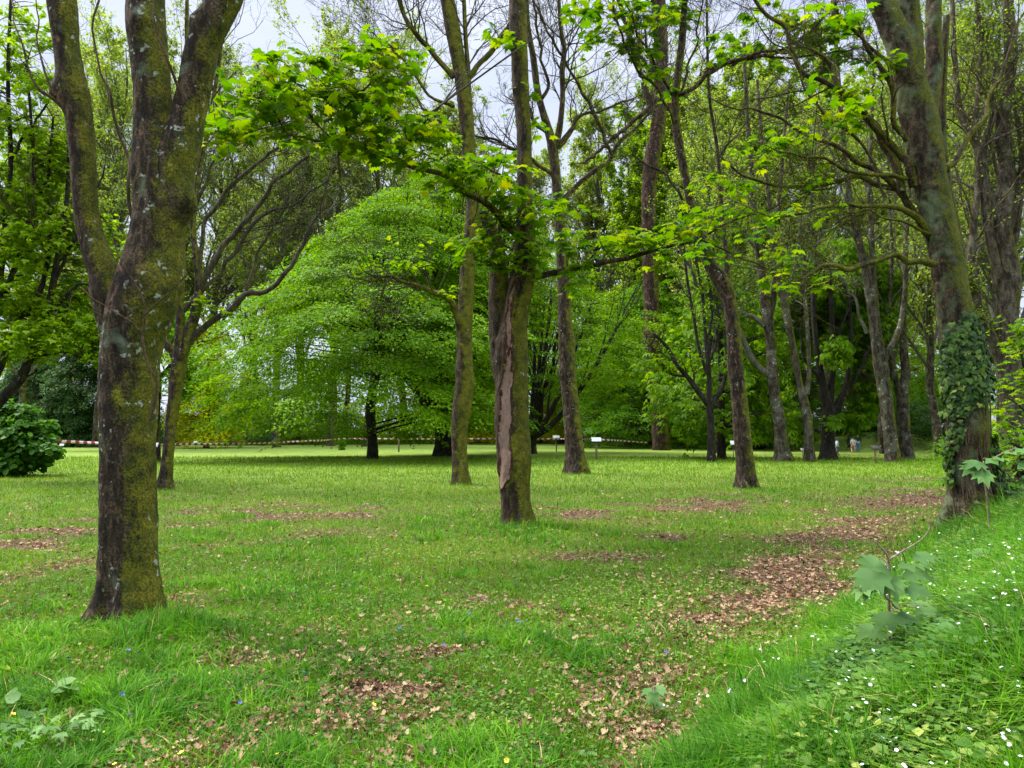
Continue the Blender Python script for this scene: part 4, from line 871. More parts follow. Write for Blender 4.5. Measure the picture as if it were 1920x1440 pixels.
# conifers
def b_con(seed,h,rw,skirt=.6,ns=420,nl=70,sz=.2,droop=.7,hole=.1,bare=.04):
    def f(tr,ta,la):
        T=[(0,0,-.3),(0,0,h*.3),(0,0,h*.95)]
        local_trunk(tr,T,[h*.022,h*.018,h*.004],12,.6,.3,seed)
        spray_crown(la,ta,[(h*bare,rw*.85),(h*.15,rw),(h*.5,rw*.62),(h*.8,rw*.28),(h,.1)],0,T,ns,1.7,1.1,nl,sz,seed,flat=.12,droop=droop,rin=.3,hole=hole,lobes=.3,limb_r=.05,limbfrac=.4)
    return f
con1=grown('cypress_tree','golden cypress glowing yellow behind the spotted slim sycamore',ground_at(388,80),B_MID,LF_YEL,b_con(61,14.5,3.6,ns=520,hole=.2,droop=1.1,bare=.12),group=GB)
con2=grown('conifer','blue-green drooping conifer behind the lawn, between shrub and thick sycamore',ground_at(150,88),B_MID,LF_CON,b_con(62,15,6,ns=800,nl=70,hole=.18,droop=.9,bare=.04,sz=.24),group=GB)
GBU='bushes along the far edge of the lawn'
def b_bush(seed,rw,h,ns=260,nl=55,sz=.17,tpl=QUAD,stems=7):
    def f(tr,ta,la):
        g=np.random.default_rng(seed); n=stems; t=np.linspace(0,1,6); a=g.uniform(0,6.28,n)
        Pn=np.stack([np.stack([np.cos(x)*rw*.5*t,np.sin(x)*rw*.5*t,h*.8*t-.1],-1) for x in a]); tubes(tr,Pn,np.broadcast_to(.05*(1-t)+.012,(n,6)),5)
        spray_crown(la,ta,[(.15,rw*.85),(h*.35,rw),(h*.7,rw*.75),(h*.95,rw*.35),(h,.2)],0,[(0,0,0),(0,0,h*.8)],ns,1.2,1.1,nl,sz,seed,flat=.15,droop=.5,rin=.4,hole=.16,lobes=.4,limb_r=.02,limbfrac=.3)
    return f
bush1=grown('bush','dark bushy evergreen at the lawn edge behind the striped tape',ground_at(505,104),B_DARK,LF_CON,b_bush(71,5.5,4.6),'bush',GBU,twigm=B_DARK) if False else None
def bush(x,d,rw,h,lm,label,seed,src=[{}]):
    key=lm.name
    if key not in src[0]:
        e=grown('bush',label,ground_at(x,d,-.1),B_DARK,lm,b_bush(seed,5,4.2,420),'bush',GBU); src[0][key]=e; e.scale=(rw/5,rw/5*.8,h/4.2)
    else: e=copy_tree(src[0][key],ground_at(x,d,-.1),rng.uniform(0,6.28),(rw/5,rw/5*.8,h/4.2),label,GBU)
    return e
bush(450,100,6,5.0,LF_CON,'wide evergreen bush under the drooping edge of the hornbeam',72)
bush(520,108,5,5.6,plain('twig_brush',(.10,.07,.05),.9,.4,3) ,'leafless brown bush between two green ones',73)
bush(580,104,5.5,4.4,LF_GREEN,'fresh green bush beside the leafless brown one',74)
bush(645,112,6,5.2,LF_GREEN,'green bush behind the small guarded stump',75)
bush(735,110,6.5,6,LF_LIME,'lime bush rising behind the plain wooden post',76)
bush(805,112,6,5.5,LF_GREEN,'dull green bush behind the upswept maple base',77)
bush(905,120,6,4.6,LF_LIME,'yellowish bush between the mossy trunk and peeling trunk',78)
bush(1010,122,7,2.4,LF_DARK,'low dark hedge clump behind the first lectern sign',79)
bush(1180,118,7,3.0,LF_DARK,'low dark clump at the end of the striped tape',80)
bush(1290,112,7,4.4,LF_DARK,'dark clump between the red mossy trunk and the young tree',81)
bush(1420,84,5,4.2,LF_DARK,'shady clump behind the curved sycamore',82)
bush(1490,76,4.5,3.4,LF_DARK,'shady clump behind the narrow-forked tree',83)
bush(1630,72,5,2.8,LF_DARK,'low shady clump behind the group of people',84)
bush(1740,66,5.5,3.4,LF_DARK,'brambly dark bush on the bank beside the ivy tree',85)
bush(1640,84,5,6.5,LF_GREEN,'green bush seen above the people, under the chestnut leaves',86)
bush(1725,70,4,6.,LF_GREEN,'light bush left of the ivy tree, behind bare stems',87)
bush(215,96,6,7,LF_CON,'dark evergreen mass behind the thickest trunk',88)
bush(60,92,6,6,LF_DARK,'dark evergreen mass behind the broad-leaved shrub',89)
bush(330,112,5,6,LF_CON,'evergreen mass under the golden cypress',90)
# background woods from a few prototypes
GW='tall thin trees of the wood behind the lawn'
def b_spin(seed,h,r,nb=26,leafn=2,lsize=.12,wide=.33,lvl=3,ang=(18,42)):
    def f(tr,ta,la):
        g=np.random.default_rng(seed); K=12; t=np.linspace(0,1,K); w_=np.cumsum(g.normal(0,.12,(K,2)),0)
        T=np.column_stack([w_,h*t]); T[0]=(0,0,-.3); C,rr=local_trunk(tr,T,r*(1-t)**.8+.02,12,.4,.25,seed)
        Pn,Rn=polys([(T,r*(1-t)**.8+.02)],24)
        C1,R1=grow(Pn,Rn,nb,(.22,.97),ang,wide,9,.10,.10,.5,.25,seed+1,rmin=.014); tubes(ta,C1,R1,5)
        C2,R2=grow(C1,R1,9,(.12,1),(20,50),.45,7,.08,.12,.55,.35,seed+2,rmin=.010); tubes(ta,C2,R2,4)
        C3,R3=grow(C2,R2,6,(.15,1),(20,55),.5,4,.05,.15,.6,.5,seed+3,rmin=.006); tubes(ta,C3,R3,3)
        if leafn:
            n=len(C3)*leafn; ix=np.repeat(np.arange(len(C3)),leafn); q=C3[ix,g.integers(1,4,n)]+g.normal(0,.09,(n,3)); a=g.uniform(0,6.28,n)
            leaves(la,QUAD,q,np.stack([np.cos(a),np.sin(a),g.normal(-.3,.5,n)],-1),norm(g.normal(0,.6,(n,3))+[0,0,1]),lsize*g.uniform(.6,1.4,n),g.random(n))
    return f
pA=grown('ash_tree','tall thin tree with sparse pale buds, rising above the fan-shaped maple',ground_at(1120,96),B_GREY,LF_PALE,b_spin(201,27,.3,44,13,.2),group=GW,twigm=B_TWIGG)
pB=grown('poplar_tree','narrow fresh-leaved poplar seen in the sky gap beside the red mossy trunk',ground_at(1300,92),B_GREY,LF_LIME,b_spin(202,26,.28,44,16,.21,.3),group=GW,twigm=B_TWIGG)
pC=grown('birch_tree','bare-twigged tall tree high above the golden cypress',ground_at(560,110),B_GREY,LF_PALE,b_spin(203,30,.32,46,9,.18,.36),group=GW,twigm=B_TWIGG)
WOOD=[(pC,215,74,1.15,'tall budding tree framed between the limbs of the thickest sycamore'),(pA,520,84,1.1,'tall pale-leaved tree above the hanging sycamore bough'),(pC,690,90,1.1,'tall budding tree above the hornbeam top'),
 (pB,1400,84,1.15,'leafy narrow tree behind the top of the pale grey-barked tree'),
 (pB,1640,80,1.0,'leafy narrow tree above the low-splitting ash fork'),
 (pB,1550,92,1.1,'leafy narrow tree over the dark chestnut'),
 (pC,620,92,1.15,'bare-topped tree over the leaning maple bough'),
 (pC,330,92,1.1,'bare-topped tree between the limbs of the spotted sycamore'),
 (pB,1230,100,1.1,'leafy narrow tree right behind the red mossy trunk'),
 (pA,840,104,1.1,'pale-leaved tall tree behind the evenly mossy trunk'),
 (pA,1385,78,1.05,'thin pale-twigged tree behind the leaning stem of the curved sycamore'),
 (pB,1185,88,.92,'fresh green narrow tree between the upright sycamore and the red mossy trunk'),
 (pA,1480,66,1.0,'thin grey tree above the narrow-forked ash'),
 (pC,1545,62,.95,'bare tall tree above the dark chestnut crown'),
 (pA,1655,58,.9,'budding thin tree behind the low-splitting ash'),
 (pC,1760,50,.9,'bare thin tree just behind the ivy-wrapped trunk'),
 (pB,1450,96,1.1,'lime-leaved narrow tree behind the grey forks'),
 (pC,1840,44,.85,'twiggy tree rising over the ivy trunk and the bank'),
 (pA,1790,62,1.1,'slender budding tree seen through the twigs past the ivy trunk'),
 (pC,1900,36,.8,'brown twiggy tree at the picture edge above the bank'),
 (pB,1880,52,.95,'narrow tree with fresh yellow-green leaves behind the twiggy edge trees'),
 (pA,470,118,1.1,'tall thin tree whose pale crown shows over the hornbeam edge'),
 (pB,650,120,1.05,'narrow green tree behind the top of the hornbeam'),
 (pC,760,112,1.1,'bare-crowned tree above the upswept maple'),
 (pB,900,116,1.,'fresh narrow tree between the mossy and peeling trunks'),
 (pA,1010,112,1.,'pale-twigged tree behind the forked top of the upright sycamore'),
 (pB,40,70,.95,'fresh narrow tree behind the dark-limbed maple'),
 (pA,180,84,1.1,'pale thin tree seen between the limbs of the thickest sycamore'),
 (pB,330,116,.85,'green narrow tree low behind the spotted sycamore'),
 (pC,400,104,1.1,'bare branching tree in the sky beside the spotted sycamore'),
 (pC,1250,104,1.05,'bare crown showing round the top of the red mossy trunk'),
 (pA,1680,72,1.05,'thin tree between the twin stems and the ivy trunk'),
 (pC,1340,60,.92,'bare-twigged tall tree beyond the curved sycamore top'),
 (pC,120,100,1.1,'bare tall tree behind the far side of the dark-limbed maple')]
for i,(p,x,d,s,l) in enumerate(WOOD):
    h_=s*max(1.,min(1.6,d/62)); copy_tree(p,ground_at(x,d,-.1),rng.uniform(0,6.28),(h_,h_,h_),l,GW)
for p in (pA,pB,pC): p.scale=(1.6,1.6,1.6)
gB=grown('lime_tree','lime tree with a full pale green crown behind the top of the red mossy trunk',ground_at(1140,112),B_MID,LF_LIME,b_beech(301,21,7.5,4,700,60,.26,.33),group=GB)
BL=[(gB,1330,104,.95,'full green crown between the young tree and the chestnut'),(gB,880,126,.9,'hazy light crown behind the bushes at the lawn middle'),
 (gB,1700,90,.85,'light crown seen between the twin stems and the ivy trunk'),(gB,60,100,.85,'pale full crown behind the dark-limbed maple limbs'),
 (gB,1830,70,.6,'light crown low behind the ivy trunk'),(gB,600,124,.75,'soft green crown behind the hornbeam')]
BL+=[(gB,1260,96,1.35,'tall pale green crown behind the young many-stemmed tree'),(gB,1480,100,1.4,'tall pale green crown over the grey forks'),(gB,1620,104,1.3,'tall pale green crown over the chestnut'),(gB,1080,118,1.4,'tall pale green crown behind the upright sycamore'),(gB,800,124,1.45,'tall pale green crown over the upswept maple')]
for p,x,d,s,l in BL: copy_tree(p,ground_at(x,d,-.1),rng.uniform(0,6.28),(s,s,s),l,GB)
con3=copy_tree(con2,ground_at(60,96,-.1),1.,(1.1,1.1,1.15),'dark conifer behind the broad-leaved shrub',GB)
copy_tree(con2,ground_at(245,104,-.1),2.,(.8,.8,.9),'small dark conifer showing beside the thickest trunk',GB)
copy_tree(con2,ground_at(470,116,-.1),3.,(.8,.8,.85),'dark conifer behind the evergreen bush',GB)
copy_tree(con1,ground_at(460,112,-.1),3.,(.9,.9,.75),'shorter golden conifer next to the golden cypress',GB)
copy_tree(con1,ground_at(930,108,-.1),3.,(1.2,1.2,.8),'golden conifer between the mossy and the peeling trunks',GB)
copy_tree(con1,ground_at(1040,112,-.1),3.,(1.1,1.1,.8),'golden conifer under the fan-shaped maple',GB)
# twiggy ivy-clad tree at the edge, on the bank
traced_tree('oak_tree','rugged brown many-limbed tree tangled with twigs, at the far side of the bank',(1895,800),17.,
 [[(1905,840,60),(1900,760,56),(1892,700,52),(1888,600,48),(1893,520,44),(1880,430,38),(1888,330,34),(1880,240,30),(1895,130,26),(1890,0,22),(1888,-80,18)],
  [(1890,700,26),(1862,640,22),(1838,580,20),(1822,500,18),(1826,420,16),(1835,330,15),(1830,230,13),(1838,100,11),(1830,-20,9)],
  [(1888,600,24),(1868,500,22),(1850,410,20),(1842,300,17),(1800,210,14),(1790,100,11),(1785,-10,9)],
  [(1885,450,20),(1910,350,18),(1925,240,16),(1930,100,12)],[(1870,520,16),(1905,440,13),(1915,300,10),(1900,180,8)]],
 [[(1838,580,10),(1820,540,8),(1800,520,6),(1770,500,4)],[(1850,410,10),(1870,340,8),(1860,240,6),(1872,120,5)],[(1842,300,9),(1860,200,7),(1850,80,5)],[(1888,640,10),(1850,600,7),(1820,620,4)],[(1880,240,9),(1850,160,7),(1840,60,5)]],
 bark_mat('bark_tangled',dark=(.03,.022,.014),mid=(.09,.07,.045),light=(.2,.17,.11),moss=.45,lichen=.1,pink=.1,grey=.3,greycol=(.22,.2,.13)),None,sides=26,step=.12,seed=161,
 twig=dict(n1=14,n2=9,n3=6,up=.06,leaf=1,lsize=.055),leafmat=LF_LIME,twigmat=bark_mat('bark_tan_twig',dark=(.05,.038,.025),mid=(.12,.095,.06),light=(.24,.2,.14),moss=.4,lichen=0,pink=0),noise=.1)
traced_tree('shrub','light green maple bush leaning in at the edge of the bank under the tangled tree',(1930,860),12.5,
 [[(1960,900,14),(1950,820,10),(1930,740,8),(1915,660,6)],[(1960,900,12),(1930,850,7),(1895,830,4)],[(1955,850,10),(1930,780,6),(1890,745,3)]],[],B_TWIG,None,cat='shrub',sides=8,step=.2,seed=171,
 clusters=[(1905,640,30,30,9),(1910,720,35,25,9),(1900,790,35,22,8),(1890,840,30,14,7),(1925,600,25,40,7),(1925,680,30,40,8)],leafmat=LF_MAPLE,lsize=.12,spread=.16,nl=8)
# dense undergrowth bushes on the bank behind the ivy tree
for i,(x,d,h,l) in enumerate([(1880,19,1.5,'small leafy bush on the bank behind the ivy trunk'),(1935,15,1.5,'leafy bush on the bank at the picture edge'),(1800,34,1.6,'dark bush behind the ivy trunk foot')]):
    e=grown('bush',l,ground_at(x,d,-.05),B_TWIG,LF_GREEN,b_bush(180+i,1.6,h,70,30,.10),'bush')
# ---------------------------------------------------------------- tape, posts, signs
WOODM=plain('weathered_wood',(.17,.12,.07),.85,.35,9); SIGNW=plain('sign_white',(.62,.64,.66),.45,.05,4); SIGNF=plain('sign_backing',(.06,.05,.04),.7,.2,8)
def box(acc,cx,cy,cz,sx,sy,sz,tilt=0,bev=.006):
    V=[]; b=bev
    for z,i in ((-sz/2,b),(-sz/2+b,0),(sz/2-b,0),(sz/2,b)):
        for x,y in ((-1,-1),(1,-1),(1,1),(-1,1)): V.append([x*(sx/2-i),y*(sy/2-i),z])
    V=np.array(V); Q=[[0,3,2,1],[12,13,14,15]]
    for k in range(3):
        for j in range(4): Q.append([k*4+j,k*4+(j+1)%4,k*4+4+(j+1)%4,k*4+4+j])
    c,s=math.cos(tilt),math.sin(tilt); V=np.column_stack([V[:,0],V[:,1]*c-V[:,2]*s,V[:,1]*s+V[:,2]*c])+[cx,cy,cz]
    acc.add(V,np.array(Q))
def post(name,x,d,h,label,cat,w_=.09,panel=None,group=None,rz=0):
    e=empty(name,ground_at(x,d,0),label,cat,group,rz); a=Acc(); box(a,0,0,h/2-.15,w_,w_,h+.3); link('post',a.mesh('post',WOODM),e)
    if panel:
        pw,pd,dark=panel; a=Acc(); box(a,0,-.02,h+.05,pw,pd,.03,R_(38)); link('backing',a.mesh('backing',SIGNF),e)
        a=Acc(); box(a,0,-.036,h+.07,pw-.04,pd-.04,.012,R_(38),.002); link('panel',a.mesh('panel',SIGNF if dark else SIGNW),e)
    return e
pz=post('post',748,dist(848),1.22,'plain wooden post holding the striped tape','post',.11)
post('lectern_sign',1043,dist(847),1.2,'white topped lectern sign on a wooden post, tape passing behind','sign',.1,(.62,.42,0))
post('lectern_sign',1118,dist(862),1.15,'taller white topped lectern sign beside the swollen mossy foot','sign',.12,(.62,.42,0))
post('lectern_sign',1640,dist(868),.78,'low dark lectern sign on the lawn among the grey trees','sign',.08,(.42,.3,1))
def label_sign(x,y,d,w_,h_,label):
    p=P(x,y,d); z0=float(gz(p[0],p[1])); e=empty('plant_label',(p[0],p[1],z0),label,'sign')
    a=Acc(); box(a,0,.02,(p[2]-z0)/2,.03,.03,p[2]-z0); link('stake',a.mesh('stake',SIGNF),e)
    a=Acc(); box(a,0,-.02,p[2]-z0,w_,h_,.012,R_(60),.002); link('plate',a.mesh('plate',SIGNW),e)
label_sign(290,834,dist(868)-.6,.38,.26,'white plant sign before the dark trunk behind the thick sycamore')
label_sign(367,829,70,.34,.2,'small white sign beside the trunk of the golden cypress')
label_sign(116,834,66,.4,.22,'tilted white sign in the shade beside the broad-leaved shrub')
label_sign(1375,830,dist(866)-1,.34,.24,'white tilted sign peeping out beside the curved sycamore')
label_sign(1505,843,dist(858),.26,.2,'small white plate low beside the narrow-forked ash')
# tape
m,t=M('barrier_tape'); k=NT(t); at=k.n('Attribute',attribute_name='run').outputs['Fac']
fr=k.math('FRACT',k.math('MULTIPLY',at,1/.52)); c=k.ramp(fr,[(0,(.45,.03,.03)),(.5,(.72,.70,.66))],'CONSTANT')
pb=k.n('BsdfPrincipled',{'Base Color':c,'Roughness':.5}); tl=k.n('BsdfTranslucent',{'Color':c}); ms=k.n('MixShader',{0:.25,1:pb.outputs[0],2:tl.outputs[0]}); k.n('OutputMaterial',{0:ms.outputs[0]})
pts=np.array([P(-60,828,30),P(95,827,33),P(190,831,36),P(330,833,42),P(480,831,49),P(600,826,56),P(640,823,60),P(748,823,dist(848)),P(870,823,62),P(960,822.5,63),P(1043,823,dist(847)+.3),P(1118,824,56),P(1170,827,58),P(1215,830,60)])
q=resample(pts,900); run=np.concatenate([[0],np.cumsum(np.linalg.norm(np.diff(q,axis=0),axis=1))])
tw=.15+.6*np.sin(run*.7)+1.57*0; wd=.065
tg=norm(np.gradient(q,axis=0)); sd_=norm(np.cross(tg,[0,0,1.])); up=np.array([0,0,1.])
off=(np.cos(tw)[:,None]*up+np.sin(tw)[:,None]*sd_)*wd
nn=norm(np.cross(tg,off))*.0015
V=np.concatenate([q-off-nn,q+off-nn,q+off+nn,q-off+nn]); N_=len(q); i=np.arange(N_-1)
Q=np.concatenate([np.stack([i+N_*a,i+1+N_*a,i+1+N_*((a+1)%4),i+N_*((a+1)%4)],-1) for a in range(4)])
tag(link('barrier_tape',mesh('barrier_tape',V,Q,None,m,{'run':np.tile(run,4)})),'red and white striped barrier tape strung across the far lawn','tape')
# guarded stump
def b_stump(tr,ta,la):
    local_trunk(tr,[(0,0,-.1),(.02,0,.5),(0,.03,1.2)],[.16,.12,.05],12,.15,.5,5)
    g=np.random.default_rng(3); n=900; a=g.uniform(0,6.28,n); z=g.uniform(0.1,1.15,n); r=.34*g.random(n)**.5
    leaves(la,QUAD,np.stack([np.cos(a)*r,np.sin(a)*r,z],-1),norm(g.normal(size=(n,3))),norm(g.normal(size=(n,3))+[0,0,1]),g.uniform(.08,.16,n),g.random(n))
grown('stump','short stump wrapped in leafy shoots under the striped tape',ground_at(641,dist(844)),B_MID,LF_GREEN,b_stump,'stump')
# ---------------------------------------------------------------- people, seen far off
SKIN=plain('skin',(.45,.28,.2),.6,.08,8); HAIR=plain('hair_dark',(.03,.02,.015),.7,.2,30)
def cloth(n_,c): return plain('cloth_'+n_,c,.85,.12,14)
def skin_mesh(name,J,E,mat,parent,root=0,sub=2):
    me=bpy.data.meshes.new(name+'_cage'); me.from_pydata([j[:3] for j in J],E,[]); o=bpy.data.objects.new(name,me); COL.objects.link(o)
    o.modifiers.new('s','SKIN'); s2=o.modifiers.new('b','SUBSURF'); s2.levels=sub; s2.render_levels=sub
    if not me.skin_vertices: me.skin_vertices.new() if hasattr(me.skin_vertices,'new') else None
    sv=me.skin_vertices[0].data
    for i,j in enumerate(J): sv[i].radius=(j[3],j[4] if len(j)>4 else j[3]); sv[i].use_root=(i==root)
    dg=bpy.context.evaluated_depsgraph_get(); m2=bpy.data.meshes.new_from_object(o.evaluated_get(dg)); m2.name=name
    bpy.data.objects.remove(o); m2.materials.clear(); m2.materials.append(mat)
    for p in m2.polygons: p.use_smooth=True
    return link(name,m2,parent)
def person(loc,rz,h,top,legs,label,pose=0,shoe=(.08,.07,.06)):
    s=h/1.7; e=empty('person',loc,label,'person','people strolling beyond the dark chestnut',rz)
    st=.10+.05*(pose==1); fy=.14 if pose==1 else .02
    J=[(0,0,.92,.13,.10),(0,0,1.12,.125,.09),(0,0,1.34,.15,.09),(0,0,1.45,.06,.06),(0,-.01,1.54,.065,.07),(0,-.01,1.62,.08,.095),
       (.17,0,1.38,.055),(.23,.01,1.12,.042),(.21,-.12,.92,.034),(-.17,0,1.38,.055),(-.23,.02,1.12,.042),(-.22,-.06,.88,.034),
       (.09,0,.86,.09),(st,-fy,.48,.062),(st,fy,.09,.045),(st,fy-.13,.04,.036),(-.09,0,.86,.09),(-st,fy,.48,.062),(-st,-fy,.09,.045),(-st,-fy-.13,.04,.036),(0,0,1.69,.06,.07)]
    J=[tuple(v*s for v in j) for j in J]
    E=[(0,1),(1,2),(2,3),(3,4),(4,5),(5,20),(2,6),(6,7),(7,8),(2,9),(9,10),(10,11),(0,12),(12,13),(13,14),(14,15),(0,16),(16,17),(17,18),(18,19)]
    skin_mesh('body',J,E,SKIN,e)
    f=1.22
    T=[(x,y,z,r_*f,(q_[0] if q_ else r_)*f) for x,y,z,r_,*q_ in (J[0],J[1],J[2],J[6],J[7],J[8],J[9],J[10],J[11])]
    skin_mesh('jacket',T,[(0,1),(1,2),(2,3),(3,4),(4,5),(2,6),(6,7),(7,8)],cloth(top[0],top[1]),e)
    T=[(x,y,z,r_*1.25,(q_[0] if q_ else r_)*1.25) for x,y,z,r_,*q_ in (J[0],J[12],J[13],J[14],J[16],J[17],J[18])]
    skin_mesh('trousers',T,[(0,1),(1,2),(2,3),(0,4),(4,5),(5,6)],cloth(legs[0],legs[1]),e)
    a=Acc(); g=np.random.default_rng(2); u=np.linspace(0,math.pi*.62,8); v=np.linspace(0,2*math.pi,17)[:-1]
    V=np.array([[math.sin(x)*math.cos(y)*.098,math.sin(x)*math.sin(y)*.112+.018,1.645+math.cos(x)*.105-.03*(math.sin(y)>.2)*math.sin(x)] for x in u for y in v])*s
    Q=[[i*16+j,i*16+(j+1)%16,(i+1)*16+(j+1)%16,(i+1)*16+j] for i in range(7) for j in range(16)]
    a.add(V,np.array(Q)); link('hair',a.mesh('hair',HAIR,True),e)
    return e
dp=dist(849)
person(ground_at(1608,dp,0),2.6,1.62,('black',(.015,.015,.018)),('jeans',(.10,.19,.32)),'person in a black top and blue jeans, seen from behind')
person(ground_at(1599,dp-.4,0),2.9,1.28,('white',(.6,.6,.62)),('pink',(.55,.27,.27)),'child in pink trousers beside the person in jeans',1)
person(ground_at(1591,dist(846),0),1.2,1.6,('green',(.02,.05,.035)),('black2',(.012,.012,.014)),'person dressed all in dark clothes, facing the child',1)
person(ground_at(1569,dist(856),0),1.6,1.25,('pale_blue',(.40,.52,.65)),('grey',(.12,.13,.15)),'child in a pale blue top half hidden by the chestnut trunk',1)
person(ground_at(1092,dist(850),0),1.9,1.6,('navy',(.02,.03,.08)),('pale',(.30,.36,.44)),'person in a navy coat beside the swollen mossy trunk foot',1)
# ---------------------------------------------------------------- small plants of the bank
GS='sycamore seedlings on the bank'
def seedling(x,y,label,stem,lv,size=.17,seed=1,d=None,mat=None,stakes=()):
    b=G(x,y) if d is None else None
    if b is None: q=P(x,y,d); b=np.array([q[0],q[1],gz(q[0],q[1])])
    dd=b[1]; e=empty('seedling',b,label,'seedling',GS); a=Acc(); g=np.random.default_rng(seed)
    lines=[]
    for s in stem:
        p,r=trace(s,dd); a_=Acc(); trunk_tube(a_,p,r,8,.02,.06,0,seed); link('stem',a_.mesh('stem',STEMM,True,b),e); lines.append(p)
    al=np.concatenate([resample(p,20) for p in lines]); la=Acc(); ta=Acc()
    pos=[];hd=[];sz=[]
    for (lx,ly,ang,sc_,dz) in lv:
        c=P(lx,ly,dd+dz); q=al[np.argmin(np.linalg.norm(al-c,axis=1))]
        dr=norm(c-q+np.array([0,0,.0])); tubes(ta,np.array([[q,(q+c)/2+[0,0,.02],c]]),np.array([[.003,.0025,.002]]),4)
        a2=R_(ang); hd.append([math.cos(a2),-.45+dz*.5,math.sin(a2)*.5-.18]); pos.append(c); sz.append(size*sc_)
    pos=np.array(pos);hd=np.array(hd);n=len(pos)
    leaves(la,MAPLE,pos,hd,norm(g.normal(0,.18,(n,3))+[0,-.35,1]),np.array(sz),g.uniform(.1,.8,n))
    link('petioles',ta.mesh('petioles',STEMM,False,b),e); link('leaves',la.mesh('leaves',mat or LF_MAPLE2,False,b),e)
STEMM=bark_mat('seedling_stem',dark=(.16,.11,.07),mid=(.28,.21,.14),light=(.42,.35,.26),moss=0,lichen=0,pink=0,scale=3)
seedling(1668,1245,'knee-high sycamore seedling with pale forked stem among white flowers',
 [[(1669,1250,7),(1667,1180,6),(1667,1120,6),(1666,1050,5),(1650,1025,4),(1640,1014,3)],[(1666,1050,5),(1690,1035,4),(1730,1010,3),(1745,985,2),(1742,975,2)],[(1680,1140,4,-.04),(1655,1110,4,-.05),(1652,1080,3,-.03),(1664,1052,3)]],
 [(1650,1058,185,1.0,-.05),(1640,1075,235,1.05,-.18),(1645,1050,150,.8,.12),(1690,1058,10,.95,-.05),(1700,1068,-20,.9,.1),(1715,1040,0,.85,.15),(1640,1180,190,.85,-.05),(1690,1150,-40,1.,-.1),(1675,1155,200,1.,-.15),(1720,1140,-10,.9,.1),(1700,1190,-60,.8,.15),(1690,1215,-45,.8,-.12),(1630,1100,205,.8,-.2),(1705,1100,-30,.8,-.2),(1668,1085,-90,.75,-.2),(1695,1165,15,.8,-.1),(1710,1130,10,.7,.2)],.2,3)
seedling(1808,1220,'low seedling with a drooping crown of four broad leaves',[[(1808,1225,5),(1800,1190,4),(1795,1175,3)]],[(1790,1178,200,1.,-.1),(1800,1182,-70,1.05,-.15),(1810,1172,-10,1.,0),(1790,1168,160,.9,.08)],.16,5)
seedling(1865,1075,'seedling with two flat leaves among the flowers higher up the bank',[[(1866,1080,4),(1862,1050,3),(1860,1036,3)]],[(1850,1034,190,1.1,0),(1870,1036,-10,1.1,0),(1862,1044,-90,1.,-.1),(1875,1030,20,.9,.1)],.2,6)
seedling(1225,1350,'small seedling with soft leaves where the bank meets the lawn',[[(1226,1352,4),(1226,1310,3),(1225,1292,2)]],[(1222,1295,180,1.,-.02),(1230,1292,0,1.,0),(1226,1300,-90,.9,-.06),(1222,1312,200,.7,0),(1232,1320,-20,.7,0)],.085,7)
seedling(1856,940,'tall seedling with a pale stalk and tiered leaves before the ivy trunk',[[(1858,1010,5),(1850,930,4),(1842,880,4),(1845,865,3)],[(1845,870,3),(1880,850,3),(1905,840,2)]],[(1835,868,185,1.1,-.1),(1825,878,200,1.,-.1),(1850,862,20,1.2,0),(1865,858,-10,1.,-.1),(1885,848,10,1.1,0),(1905,842,0,1.1,0),(1840,885,-90,1.,-.2),(1910,870,10,1.,-.1)],.23,8,8.5)
seedling(1100//1,1424,'tiny seedling in the turf at the bank foot',[[(1100,1430,3),(1100,1410,2)]],[(1097,1410,180,.8,0),(1104,1409,0,.8,0)],.06,9)
# broad-leaved weeds in the corner
def weed(x,y,n,r,size,label,seed):
    b=G(x,y); e=empty('weed',b,label,'weed','broad-leaved weeds in the turf'); g=np.random.default_rng(seed); la=Acc(); ta=Acc()
    a=g.uniform(0,6.28,n); rr=r*g.random(n)**.5; pos=b+np.stack([np.cos(a)*rr,np.sin(a)*rr,g.uniform(.04,.16,n)],-1)
    q=np.repeat(b[None],n,0)+g.normal(0,.02,(n,3)); tubes(ta,np.stack([q,(q+pos)/2+[0,0,.03],pos],1),np.full((n,3),.002),4)
    leaves(la,ROUND if seed%2 else MAPLE,pos,np.stack([np.cos(a),np.sin(a),g.normal(0,.2,n)],-1),norm(g.normal(0,.3,(n,3))+[0,-.2,1]),size*g.uniform(.6,1.2,n),g.random(n))
    link('stalks',ta.mesh('stalks',LF_MAPLE2,False,b),e); link('leaves',la.mesh('leaves',LF_MAPLE2,False,b),e)
weed(60,1350,10,.16,.1,'big rounded weed leaves in the turf near the corner',3)
weed(95,1400,26,.3,.07,'spreading lobed weeds low in the corner',4)
weed(30,1425,16,.2,.07,'clump of soft weeds at the corner of the picture',6)
weed(1860,1400,14,.2,.07,'small lobed weed deep in the long grass of the bank',8)
